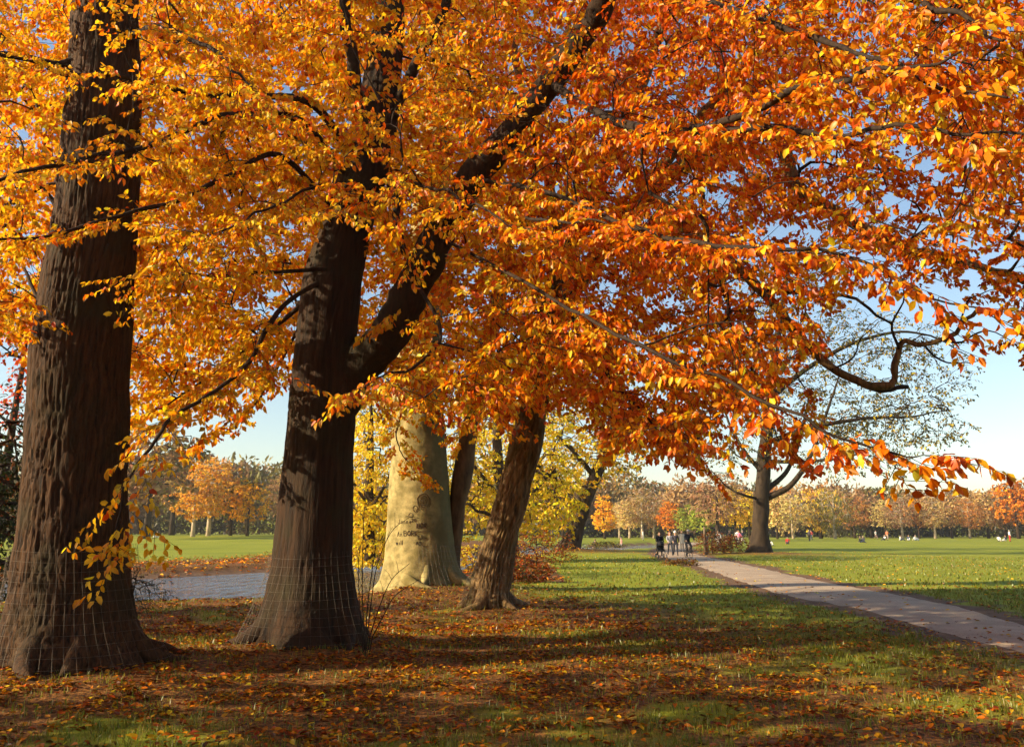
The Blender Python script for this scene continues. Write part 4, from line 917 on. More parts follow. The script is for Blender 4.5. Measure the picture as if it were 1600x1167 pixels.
for k, (px, Y, h_, kind, colr, pale) in enumerate(sorted(far_spec)):
    b = ground_at(px, Y); e = empty('distant_tree', b); pr = PROTO[kind][k % len(PROTO[kind])]; s = h_ / 10.0
    zone = 'beyond the pond on the left' if px < 700 else ('behind the walkers' if px < 1130 else 'along the far edge of the meadow on the right')
    key = (words[colr], kind, zone); cnt[key] = cnt.get(key, 0) + 1
    e['_k'] = f'{words[colr]}|{kind}|{zone}|{cnt[key]}'
    e.rotation_euler = (0, 0, rng.uniform(0, 6.28)); e.scale = (s * rng.uniform(.95, 1.15), s * rng.uniform(.95, 1.15), s)
    o = link('trunk', pr[1 if pale else 0], e); o2 = link('crown', pr[2], e); tag(o2, kind='stuff')
    c = np.clip(np.array(FC[colr]) * 1.18 * rng.uniform(.88, 1.12), 0, .95); o2.color = (*c, 1)
for o in list(C.objects):
    if '_k' in o:
        a, kd, z, n_ = o['_k'].split('|'); n_ = int(n_); tot = cnt[(a, kd, z)]
        pre = '' if tot == 1 else f'{ORD[n_ - 1]} from left '
        tag(o, f'{pre}{a} {shape[kd]} {z}', 'tree', 'distant trees around the meadow'); del o['_k']

# the wood behind them reads as one mass
mb_t = MB(); VV, TT, CC, nv_ = [], [], [], 0
rgw = np.random.default_rng(77)
hid = [(px, rgw.uniform(190, 225), rgw.uniform(13.5, 18)) for px in np.arange(-160, 470, 24)] + [(px, rgw.uniform(228, 262), (rgw.uniform(12.5, 16.5) if px < 1330 else rgw.uniform(11, 13.5)) + (4 if 930 < px < 1010 else 0)) for px in np.arange(470, 1860, 19)]
for px, Y, h_ in hid:
    b = ground_at(px + rgw.uniform(-8, 8), Y); n = 700; r = h_ * .42
    v = nrm(rgw.normal(size=(n, 3))) * (rgw.uniform(.4 ** 3, 1, n) ** (1 / 3))[:, None] * np.array([r, r * .8, h_ * .42]); v *= (1 + .3 * noise3(v / (r * .4) + px))[:, None]
    p = b + v + (0, 0, h_ * .58)
    V, t = leaf_dia(p, nrm(rgw.normal(size=(n, 3)) + (0, 0, .6)), rgw.normal(size=(n, 3)), rgw.uniform(1.0, 2.0, n), .42)
    c = np.array(FC[rgw.choice(['brown', 'pink', 'rust', 'tan', 'olive', 'brown'])]) * rgw.uniform(.9, 1.4)
    VV.append(V); TT.append(t + nv_); nv_ += len(V); CC.append(np.repeat(c * np.clip(1 + rgw.normal(0, .2, (n, 1)), .4, 1.6), 4, 0))
    for z_ in range(1):
        xx = b + (rgw.uniform(-2, 2), rgw.uniform(-2, 2), 0); mb_t.tube(np.array([xx - (0, 0, .5), xx + (rgw.normal(0, .3), 0, h_ * .6)]), [.25, .12], 5, False, (.10, .075, .05))
    # undergrowth
    n = 300; p = b + np.column_stack([rgw.uniform(-4, 4, n), rgw.uniform(-5, 2, n), rgw.uniform(.1, 4.0, n)])
    V, t = leaf_dia(p, nrm(rgw.normal(size=(n, 3))), rgw.normal(size=(n, 3)), rgw.uniform(.6, 1.3, n), .5)
    VV.append(V); TT.append(t + nv_); nv_ += len(V); CC.append(np.repeat(np.array(FC[rgw.choice(['dark', 'dark', 'brown', 'olive'])]) * rgw.uniform(.4, .9, (n, 1)), 4, 0))
wd = link('woodland', mesh_np('woodland', np.vstack(VV), [np.vstack(TT)], M['leaf'], False, np.vstack(CC)))
tag(wd, 'brown autumn wood closing the meadow behind the single trees', 'wood', kind='stuff')
tk = mb_t.build('trunks', M['leaf'], wd); tag(tk, kind='stuff')

# ------------------------------------------------------------------ grass blades and fallen leaves
def frustum_pts(n, y0, y1, margin=220, pw=1.6):
    y = (rng.uniform(y0 ** pw, y1 ** pw, n)) ** (1 / pw); px = rng.uniform(-margin, 1600 + margin, n)
    return (px - CX) / F * (y * ct) * 1.0, y
mb = MB()
for n, y0, y1, hgt, wd_ in ((150000, 5.0, 15, (.03, .085), .0045), (95000, 12, 26, (.035, .09), .009), (45000, 24, 60, (.04, .10), .02)):
    x, y = frustum_pts(n, y0, y1); z, a_, b_ = H(x, y, True); l_ = litter_amt(x, y, a_, b_); tuft = fbm(np.stack([x / .35, y / .35, 0 * x], -1), 2)
    pk = (1 - .72 * l_) * np.clip(.55 + 1.1 * tuft, .05, 1)
    m = (a_ > .5) & (b_ > .15 + .5 * rng.random(n)) & (rng.random(n) < pk)
    x, y, z, tuft = x[m], y[m], z[m], tuft[m]; n = len(x)
    hh = rng.uniform(*hgt, n) * (1 + .5 * tuft); an = rng.uniform(0, 6.28, n); bend = rng.uniform(.1, .7, n) * hh; ba = rng.uniform(0, 6.28, n)
    p = np.stack([x, y, z - .005], -1); wv = np.stack([np.cos(an), np.sin(an), 0 * an], -1) * wd_ * rng.uniform(.7, 1.3, (n, 1))
    tip = p + np.stack([np.cos(ba) * bend, np.sin(ba) * bend, hh], -1); mid = p + np.stack([np.cos(ba) * bend * .3, np.sin(ba) * bend * .3, hh * .6], -1)
    V = np.stack([p - wv, p + wv, mid + wv * .7, mid - wv * .7, tip], 1).reshape(-1, 3); b5 = np.arange(n)[:, None] * 5
    gcol_ = np.array([.15, .18, .018]) * np.clip(1 + rng.normal(0, .25, (n, 1)), .4, 1.8); gcol_[:, 0] *= rng.uniform(.8, 1.5, n); dry = rng.random(n) < .10; gcol_[dry] = np.array([.30, .22, .08])
    mb.add(V, np.array([[3, 2, 4]]) + b5, np.array([[0, 1, 2, 3]]) + b5, np.repeat(gcol_, 5, 0))
tag(mb.build('grass', M['grass']), 'short green lawn grass growing between the fallen leaves', 'grass', kind='stuff')

LN = ['gold', 'orange', 'deep', 'rust', 'brown', 'yellow']; LW = [.22, .20, .10, .15, .24, .09]
def flat_leaves(x, y, size, lift=.02):
    n = len(x); z = H(x, y); an = rng.uniform(0, 6.28, n); tl = rng.normal(0, .22, n)
    d = np.stack([np.cos(an), np.sin(an), tl], -1); nn_ = np.stack([rng.normal(0, .28, n), rng.normal(0, .28, n), np.ones(n)], -1)
    return np.stack([x, y, z + rng.uniform(.004, lift, n)], -1), d, nn_, size
mb = MB()
first = None
for n, y0, y1, sz in ((72000, 5.0, 17, (.045, .09)), (42000, 15, 30, (.07, .12))):
    x, y = frustum_pts(n, y0, y1); z, a_, b_ = H(x, y, True); l_ = litter_amt(x, y, a_, b_); cl = fbm(np.stack([x / .6, y / .6, 0 * x + 6], -1), 2)
    m = (a_ > .3) & (rng.random(n) < (.10 + .9 * l_) * np.clip(.5 + 1.6 * cl, .08, 1) * np.where(b_ < .1, .35, 1)); x, y = x[m], y[m]
    p, d, nn_, s = flat_leaves(x, y, rng.uniform(*sz, len(x)), .045); c = pick_cols(len(x), LN, LW) * .55
    if first is None:
        u, v, _ = proj(p); ok = (u > 10) & (u < 1590) & (v < 1155) & (v > 980); idx = np.where(ok)[0]; idx = idx[np.argsort(p[idx, 1])][:1400]
        idx = rng.choice(idx, 300, replace=False); first = (p[idx], d[idx], nn_[idx], s[idx], c[idx])
        keep = np.ones(len(p), bool); keep[idx] = False; p, d, nn_, s, c = p[keep], d[keep], nn_[keep], s[keep], c[keep]
    V, q_ = leaf_hex(p, d, nn_, s, .6, .1, .12); mb.add(V, None, q_, np.repeat(c, 6, 0))
n = 14000; x = rng.uniform(-36, 4, n); y = rng.uniform(30, 75, n); z, a_, b_ = H(x, y, True); l_ = litter_amt(x, y, a_, b_); m = (a_ > .1) & (rng.random(n) < l_); x, y = x[m], y[m]
p, d, nn_, s = flat_leaves(x, y, rng.uniform(.14, .26, len(x)), .08); V, q_ = leaf_hex(p, d, nn_, s, .6); mb.add(V, None, q_, np.repeat(pick_cols(len(x), ['gold', 'orange', 'tan', 'brown', 'rust'], [.25, .2, .3, .15, .1]), 6, 0))
n = 2200; x = rng.uniform(0, 30, n); y = rng.uniform(18, 75, n); z, a_, b_ = H(x, y, True); m = (a_ > .2); x, y = x[m], y[m]
p, d, nn_, s = flat_leaves(x, y, rng.uniform(.07, .12, len(x)), .05); V, q_ = leaf_hex(p, d, nn_, s, .6); mb.add(V, None, q_, np.repeat(pick_cols(len(x), ['gold', 'orange', 'tan', 'yellow'], [.3, .2, .3, .2]), 6, 0))
tag(mb.build('leaf_litter', M['litter']), 'carpet of brown and orange fallen leaves under the trees', 'fallen leaves', kind='stuff')
p, d, nn_, s, c = first
for k in range(len(p)):
    dd = nrm(d[k]); ss = nrm(np.cross(nn_[k], dd)); un = np.cross(dd, ss); z_ = s[k] * 1.1
    o = bpy.data.objects.new('fallen_leaf', LITM[k % 8]); C.objects.link(o)
    o.matrix_world = Matrix(((dd[0] * z_, ss[0] * z_, un[0] * z_, p[k, 0]), (dd[1] * z_, ss[1] * z_, un[1] * z_, p[k, 1]), (dd[2] * z_, ss[2] * z_, un[2] * z_, p[k, 2] + .012), (0, 0, 0, 1)))
    o.color = (*c[k], 1)
    hue = 'yellow' if c[k, 1] > .2 else 'orange' if c[k, 0] > .5 else 'rust-red' if c[k, 0] > .25 else 'brown'
    tag(o, f'single {hue} leaf fallen on the grass nearest to the camera', 'leaf', f'{hue} fallen leaves in the foreground')

# ------------------------------------------------------------------ wire guards round the trunks
def trunk_ring(key, z):
    cen, rad = CEN[key]; k = int(np.argmin(abs(cen[:, 2] - z))); return cen[k], rad[k]
def guard(label, key, base, height, nvert, nring, gap0, gap1, a0=0.0, a1=2 * math.pi, seed=0, lean=(0, 0), rw=0.0022):
    rg = np.random.default_rng(seed); z0 = float(Hraw(base[0], base[1])); b = np.array([base[0], base[1], z0]); e = empty('wire_guard', b); tag(e, label, 'wire mesh', 'wire guards round the trunks')
    def pt(a, t):
        c, r = trunk_ring(key, z0 + max(.02, t * height)); rr = r * (1.04 + .18 * (1 - t) ** 2) + gap0 * (1 - t) + gap1 * t + .025 * math.sin(3 * a + seed) + .015 * math.sin(7 * a + 5 * t + seed)
        return np.array([c[0] + math.cos(a) * rr + lean[0] * t, c[1] + math.sin(a) * rr + lean[1] * t, z0 + .02 + t * height + .02 * math.sin(2 * a + seed) * t])
    full = abs(a1 - a0 - 2 * math.pi) < .01
    for a in np.linspace(a0, a1, nvert, endpoint=not full):
        top = 1 + rg.uniform(-.01, .05); pts = np.array([pt(a + rg.normal(0, .004), t) for t in np.linspace(-.03, top, 8)])
        mb = MB(); mb.tube(pts, rw, 3, False); mb.build('upright_wire', M['wire'], e, b)
    for t in np.linspace(.03, .98, nring):
        aa = np.linspace(a0, a1, 49); pts = np.array([pt(a, t) for a in aa]); mb = MB(); mb.tube(pts, rw, 3, False); mb.build('ring_wire', M['wire'], e, b)
    return e
guard('loose wire mesh guard round the furrowed trunk at the left edge', 1, B1, 1.32, 52, 12, .10, .05, seed=1, rw=.0017)
guard('sagging wire mesh guard round the forked dark trunk', 2, B2, 1.18, 46, 11, .14, .03, seed=2, rw=.0018)
guard('wire mesh guard round the leaning ridged trunk', 4, B4, 1.22, 38, 12, .05, .04, seed=3, rw=.0026)
guard('half fallen wire mesh leaning on the right foot of the pale trunk', 3, B3, 0.95, 24, 8, .22, .10, a0=-1.5, a1=.5, seed=4, rw=.003)

# carved marks on the pale trunk: grooves cut into the bark
cen3, rad3 = CEN[3]
dg = bpy.context.evaluated_depsgraph_get()
trunk3 = [o for o in TREES[3][0].children if o.name.startswith('trunk')][0]
from mathutils.bvhtree import BVHTree
_bv = BVHTree.FromPolygons([v.co[:] for v in trunk3.data.vertices], [p.vertices[:] for p in trunk3.data.polygons])
def on_trunk(px, py, off=.004):
    d = Vector(ray(px, py)); d.normalize(); loc, n_, i_, _ = _bv.ray_cast(Vector((0, 0, EYE)), d)
    if loc is None: return None
    return np.array(loc + n_ * off)
def carve(strokes, r=.007):
    for st_ in strokes:
        pts = [on_trunk(a, b) for a, b in catmull(np.array(st_, float), max(4, 4 * len(st_)))]; pts = [p for p in pts if p is not None]
        if len(pts) > 2: mb = MB(); mb.tube(np.array(pts), r, 4); mb.build('carving', M['carve'], TREES[3][0], TREES[3][1])
GL = {'B': [[(0, 0), (0, 1)], [(0, 1), (.6, .85), (.5, .55), (0, .5)], [(0, .5), (.7, .4), (.6, .05), (0, 0)]], 'O': [[(.35, 0), (0, .5), (.35, 1), (.7, .5), (.35, 0)]], 'R': [[(0, 0), (0, 1)], [(0, 1), (.65, .85), (.5, .5), (0, .48)], [(.2, .48), (.7, 0)]], 'K': [[(0, 0), (0, 1)], [(.65, 1), (.05, .5), (.7, 0)]],
      'H': [[(0, 0), (0, 1)], [(.6, 0), (.6, 1)], [(0, .5), (.6, .5)]], 'J': [[(.5, 1), (.5, .2), (.25, 0), (0, .2)]], 'a': [[(.5, .6), (.1, .5), (.1, .1), (.45, .1), (.5, .6), (.55, 0)]], 'n': [[(0, 0), (0, .6)], [(0, .45), (.3, .6), (.45, 0)]], 'e': [[(.05, .3), (.5, .35), (.3, .6), (.05, .3), (.3, 0), (.5, .1)]], '2': [[(0, .8), (.3, 1), (.6, .75), (0, 0), (.6, 0)]], '0': [[(.3, 0), (0, .5), (.3, 1), (.6, .5), (.3, 0)]], 'A': [[(0, 0), (.3, 1), (.6, 0)], [(.12, .4), (.5, .4)]], 'w': [[(0, .6), (.15, 0), (.3, .5), (.45, 0), (.6, .6)]], 'i': [[(.1, 0), (.1, .6)]], 'l': [[(.1, 0), (.1, 1)]], 'L': [[(0, 1), (0, 0), (.5, 0)]], 'S': [[(.6, .85), (.2, 1), (.1, .65), (.5, .4), (.4, 0), (0, .1)]]}
def write(txt, x, y, h, w=None, r=.007):
    w = w or h * .85
    for ch in txt:
        if ch in GL: carve([[(x + a * w, y - b * h) for a, b in s_] for s_ in GL[ch]], r); x += w * (.95 if ch not in 'il' else .45)
        else: x += w * .5
write('BORK', 631, 837, 8, 6, .010); write('An', 621, 838, 7, 5); write('HOR', 651, 825, 8, 6, .010); write('Janne', 622, 818, 7, 4.6); write('20', 643, 815, 5, 4.4); write('LS', 653, 842, 6, 5); write('will', 619, 851, 7, 5, .009); write('AS', 650, 851, 5, 5, .009)
carve([[(656, 773), (663, 771), (669, 775), (671, 783), (669, 790)], [(656, 773), (652, 779), (653, 787), (655, 792)], [(657, 778), (657, 787), (661, 793), (666, 787), (667, 778), (662, 775), (657, 778)], [(662, 780), (661, 785), (663, 786)], [(659, 789), (664, 789)], [(659, 781), (660, 781.5)], [(664, 781), (665, 781.5)], [(668, 774), (673, 782), (671, 792)]], .008)
carve([[(647, 790), (645, 795), (649, 800), (652, 794), (650, 790), (647, 790)], [(641, 801), (638, 806), (643, 808), (645, 803), (641, 801)], [(657, 795), (663, 796)], [(655, 830), (672, 830)], [(652, 841), (666, 840)], [(635, 806), (654, 809)]], .006)

# ------------------------------------------------------------------ people, pram, bicycles
def ellips(c, r, seg=8, ring=6):
    V = [(0, 0, 1)] + [(math.sin(math.pi * i_ / ring) * math.cos(2 * math.pi * j / seg), math.sin(math.pi * i_ / ring) * math.sin(2 * math.pi * j / seg), math.cos(math.pi * i_ / ring)) for i_ in range(1, ring) for j in range(seg)] + [(0, 0, -1)]
    T = [(0, 1 + j, 1 + (j + 1) % seg) for j in range(seg)]; n = len(V) - 1; o_ = 1 + (ring - 2) * seg; T += [(n, o_ + (j + 1) % seg, o_ + j) for j in range(seg)]
    Q = [(1 + i_ * seg + j, 1 + (i_ + 1) * seg + j, 1 + (i_ + 1) * seg + (j + 1) % seg, 1 + i_ * seg + (j + 1) % seg) for i_ in range(ring - 2) for j in range(seg)]
    return np.array(V) * np.asarray(r) + np.asarray(c), np.array(T), np.array(Q)
POSE = {
 'stand': dict(pel=(0, 0, .93), chest=(0, 0, 1.30), neck=(0, 0, 1.47), head=(0, -.02, 1.62), shL=(.19, 0, 1.42), elL=(.25, .02, 1.15), haL=(.24, -.06, .90), shR=(-.19, 0, 1.42), elR=(-.25, .02, 1.15), haR=(-.24, -.06, .90), hiL=(.095, 0, .90), knL=(.10, -.01, .50), anL=(.10, .02, .09), hiR=(-.095, 0, .90), knR=(-.10, -.01, .50), anR=(-.10, .02, .09)),
 'walk': dict(pel=(0, 0, .91), chest=(0, -.02, 1.28), neck=(0, -.03, 1.45), head=(0, -.06, 1.60), shL=(.19, -.03, 1.40), elL=(.25, .12, 1.16), haL=(.23, .10, .93), shR=(-.19, -.02, 1.40), elR=(-.24, -.12, 1.16), haR=(-.21, -.30, 1.02), hiL=(.095, 0, .88), knL=(.10, -.20, .52), anL=(.10, -.28, .10), hiR=(-.095, 0, .88), knR=(-.10, .06, .50), anR=(-.10, .36, .16)),
 'push': dict(pel=(0, 0, .92), chest=(0, -.04, 1.28), neck=(0, -.06, 1.45), head=(0, -.10, 1.59), shL=(.19, -.05, 1.40), elL=(.24, -.10, 1.14), haL=(.18, -.38, 1.02), shR=(-.19, -.05, 1.40), elR=(-.24, -.10, 1.14), haR=(-.18, -.38, 1.02), hiL=(.095, 0, .88), knL=(.10, -.16, .50), anL=(.10, -.18, .09), hiR=(-.095, 0, .88), knR=(-.10, .04, .50), anR=(-.10, .28, .14)),
 'ride': dict(pel=(0, .12, 1.02), chest=(0, -.06, 1.36), neck=(0, -.12, 1.52), head=(0, -.18, 1.66), shL=(.19, -.12, 1.46), elL=(.29, -.28, 1.24), haL=(.26, -.50, 1.10), shR=(-.19, -.12, 1.46), elR=(-.29, -.28, 1.24), haR=(-.26, -.50, 1.10), hiL=(.10, .10, .97), knL=(.14, -.26, .74), anL=(.12, -.10, .36), hiR=(-.10, .10, .97), knR=(-.13, -.16, .58), anR=(-.12, .02, .16)),
 'sit': dict(pel=(0, .1, .13), chest=(0, .12, .48), neck=(0, .08, .66), head=(0, .04, .80), shL=(.18, .10, .61), elL=(.25, .05, .40), haL=(.14, -.22, .38), shR=(-.18, .10, .61), elR=(-.26, .22, .38), haR=(-.27, .36, .10), hiL=(.10, .05, .13), knL=(.13, -.33, .46), anL=(.12, -.55, .08), hiR=(-.10, .05, .13), knR=(-.16, -.36, .30), anR=(-.08, -.58, .08)),
}
_bodies = {}
def body_mesh(pose):
    if pose in _bodies: return _bodies[pose]
    J = {k: np.array(v, float) for k, v in POSE[pose].items()}
    J['waist'] = J['pel'] * .55 + J['chest'] * .45; up = nrm(J['head'] - J['neck'])
    J['hb'] = J['neck'] + up * .07; J['top'] = J['head'] + up * .10
    fwd = np.array([0, -1.0, 0])
    for s_ in 'LR': J['toe' + s_] = J['an' + s_] + np.array([0, -.17, -.045]); J['fi' + s_] = J['ha' + s_] + nrm(J['ha' + s_] - J['el' + s_]) * .10
    E_ = [('pel', 'waist'), ('waist', 'chest'), ('chest', 'neck'), ('neck', 'hb'), ('hb', 'head'), ('head', 'top')]
    for s_ in 'LR': E_ += [('chest', 'sh' + s_), ('sh' + s_, 'el' + s_), ('el' + s_, 'ha' + s_), ('ha' + s_, 'fi' + s_), ('pel', 'hi' + s_), ('hi' + s_, 'kn' + s_), ('kn' + s_, 'an' + s_), ('an' + s_, 'toe' + s_)]
    rad = dict(pel=(.155, .12), waist=(.14, .105), chest=(.165, .12), neck=(.062, .062), hb=(.06, .065), head=(.078, .095), top=(.06, .07))
    for s_ in 'LR': rad.update({'sh' + s_: (.068, .068), 'el' + s_: (.05, .05), 'ha' + s_: (.033, .036), 'fi' + s_: (.022, .034), 'hi' + s_: (.098, .098), 'kn' + s_: (.066, .066), 'an' + s_: (.046, .05), 'toe' + s_: (.042, .034)})
    names = list(J.keys()); bm = bmesh.new(); lay = bm.verts.layers.skin.verify(); vs = {k: bm.verts.new(J[k]) for k in names}
    for k in names: vs[k][lay].radius = rad[k]; vs[k][lay].use_root = (k == 'pel')
    for a, b in E_: bm.edges.new((vs[a], vs[b]))
    me = bpy.data.meshes.new('body'); bm.to_mesh(me); bm.free(); o = bpy.data.objects.new('body_tmp', me); C.objects.link(o)
    o.modifiers.new('s', 'SKIN').use_smooth_shade = True; sb = o.modifiers.new('u', 'SUBSURF'); sb.levels = 1; sb.render_levels = 1
    bpy.context.view_layer.update(); d = bpy.context.evaluated_depsgraph_get(); me2 = o.evaluated_get(d).to_mesh()
    V = np.empty(len(me2.vertices) * 3); me2.vertices.foreach_get('co', V); V = V.reshape(-1, 3)
    Q = np.array([p.vertices[:] for p in me2.polygons if len(p.vertices) == 4]).reshape(-1, 4); T = np.array([p.vertices[:] for p in me2.polygons if len(p.vertices) == 3]).reshape(-1, 3)
    o.evaluated_get(d).to_mesh_clear(); bpy.data.objects.remove(o); bpy.data.meshes.remove(me)
    mb = MB(); mb.add(V, T if len(T) else None, Q)
    hd = J['head']
    for c, r in ((hd + fwd * .098 + (0, 0, -.012), (.014, .024, .026)), (hd + (.082, .01, -.005), (.014, .026, .036)), (hd + (-.082, .01, -.005), (.014, .026, .036)), (hd + fwd * .082 + (0, 0, -.062), (.028, .012, .009))): mb.add(*ellips(c, r))
    for s_, sx in (('L', 1), ('R', -1)):
        dr = nrm(J['fi' + s_] - J['ha' + s_]); sd = nrm(np.cross(dr, (sx * .2, -1, .3)))
        for f_, ln_ in ((-1.5, .055), (-.5, .07), (.5, .065), (1.5, .05)):
            p0 = J['fi' + s_] + sd * f_ * .017; mb.tube(np.array([p0, p0 + dr * ln_ * .55, p0 + dr * ln_ * .9 + np.array([0, 0, -.02])]), [.009, .0085, .007], 5)
        p0 = J['ha' + s_] + sd * .025 + dr * .03; mb.tube(np.array([p0, p0 + sd * .03 + dr * .03, p0 + sd * .035 + dr * .06]), [.011, .010, .008], 5)
    V = np.vstack(mb.V); faces = ([np.vstack(mb.T)] if mb.T else []) + [np.vstack(mb.Q)]
    me = mesh_np('body', V, faces, None, True)
    # clothing by body region: 0 skin, 1 top, 2 trousers, 3 shoes
    reg = {('hb', 'head'): 0, ('head', 'top'): 0, ('neck', 'hb'): 0}
    segs = []
    for a, b in E_:
        k = 0 if a in ('neck', 'hb', 'head') or a[:2] == 'ha' else 3 if a[:2] == 'an' else 2 if (a[:2] in ('hi', 'kn') or b[:2] == 'hi') else 1
        segs.append((J[a], J[b], k))
    cen_ = np.array([p.center[:] for p in me.polygons]); best = np.full(len(cen_), 9.0); kk = np.zeros(len(cen_), int)
    for a, b, k in segs:
        e = b - a; t = np.clip(((cen_ - a) @ e) / (e @ e), 0, 1); dd = np.linalg.norm(cen_ - a - t[:, None] * e, axis=1); m = dd < best; best[m] = dd[m]; kk[m] = k
    for _ in range(4): me.materials.append(None)
    me.polygons.foreach_set('material_index', kk.astype(np.int32))
    _bodies[pose] = (me, J); return _bodies[pose]
_cm = {}
def cloth(c, rough=.85):
    k = tuple(round(v, 3) for v in c)
    if k not in _cm: _cm[k] = plain(f'cloth_{len(_cm)}', c, rough, 0, .12, 30)
    return _cm[k]
SKIN = plain('skin', (.50, .30, .21), .6)
def person(px, Y, pose, label, top, leg, hair=(.06, .035, .02), shoe=(.03, .025, .02), face=0.0, h=1.72, hat=None, coat=None, longhair=False, group=None, loc=None, lift=0.0):
    me, J = body_mesh(pose); b = ground_at(px, Y) if loc is None else np.array(loc, float)
    e = empty('person', b + (0, 0, lift)); tag(e, label, 'person', group); e.rotation_euler = (0, 0, face); e.scale = (h / 1.72,) * 3
    o = link('body', me, e)
    for s_, m_ in zip(o.material_slots, (SKIN, cloth(top), cloth(leg), cloth(shoe))): s_.link = 'OBJECT'; s_.material = m_
    mb = MB(); hd = J['head']
    V, T, Q = ellips(hd + (0, .018, .028), (.094, .104, .105), 12, 8); V[:, 1] = np.where((V[:, 2] < hd[2] + .03), np.maximum(V[:, 1], hd[1] + .012), V[:, 1]); mb.add(V, T, Q)
    if longhair: mb.add(*ellips(hd + (0, .065, -.10), (.10, .06, .16), 10, 7))
    mb.build('hair', cloth(hair), e, None, True)
    if hat: 
        mb = MB(); V, T, Q = ellips(hd + (0, .012, .055), (.108, .118, .09), 12, 8); mb.add(V, T, Q); mb.add(*ellips(hd + (0, .012, .155), (.03, .03, .03), 8, 6)) if hat[0] > .5 else None; mb.build('hat', cloth(hat), e, None, True)
    if coat:
        c0, hem = coat; zz = np.linspace(J['neck'][2] - .03, hem, 12); t = np.linspace(0, 1, 12)
        axis = np.column_stack([0 * zz, np.interp(zz, [hem, J['pel'][2], J['chest'][2], J['neck'][2]], [J['pel'][1] + .02, J['pel'][1], J['chest'][1], J['neck'][1]]), zz]); rx = np.interp(t, [0, .10, .3, .55, 1], [.075, .20, .19, .185, .25]); ry = np.interp(t, [0, .10, .3, .55, 1], [.075, .14, .145, .165, .26])
        na = 18; th = np.linspace(0, 2 * math.pi, na, endpoint=False); fold_ = 1 + .07 * np.cos(6 * th)[None] * t[:, None]
        V = np.stack([axis[:, None, 0] + rx[:, None] * np.cos(th)[None] * fold_, axis[:, None, 1] + ry[:, None] * np.sin(th)[None] * fold_, np.broadcast_to(zz[:, None], (12, na))], -1).reshape(-1, 3)
        i_ = np.arange(11)[:, None] * na; j = np.arange(na)[None]; j2 = (j + 1) % na; mb = MB(); mb.add(V, None, np.stack([i_ + j, i_ + na + j, i_ + na + j2, i_ + j2], -1).reshape(-1, 4))
        for s_ in 'LR': mb.tube(np.array([J['sh' + s_], J['el' + s_], J['ha' + s_]]), [.078, .064, .05], 8)
        mb.build('coat', cloth(c0), e, None, True)
    return e
BLK, NAVY, GREY, WHITE, RED, DENIM = (.012, .012, .014), (.02, .025, .05), (.07, .07, .08), (.75, .74, .72), (.45, .03, .03), (.05, .07, .13)
person(1031, 58.5, 'push', 'person in a long black coat pushing a dark pushchair on the path', BLK, BLK, (.16, .07, .03), (.6, .58, .55), 0.12, 1.66, coat=((.012, .011, .013), .42), longhair=True)
person(1047.5, 62.5, 'walk', 'person with long auburn hair, pale scarf and dark trousers on the path', (.35, .34, .36), (.03, .035, .05), (.28, .08, .03), face=.05, h=1.66, longhair=True)
person(1056, 62, 'walk', 'person in a white hat and dark grey jacket walking arm in arm', (.06, .055, .07), (.03, .03, .04), (.5, .48, .45), face=-.05, h=1.70, hat=(.78, .76, .72))
person(1066, 74, 'stand', 'person in a pale coat half hidden behind the cyclist', (.62, .56, .44), (.3, .28, .25), (.2, .14, .08), face=.2, coat=((.62, .56, .44), .7))
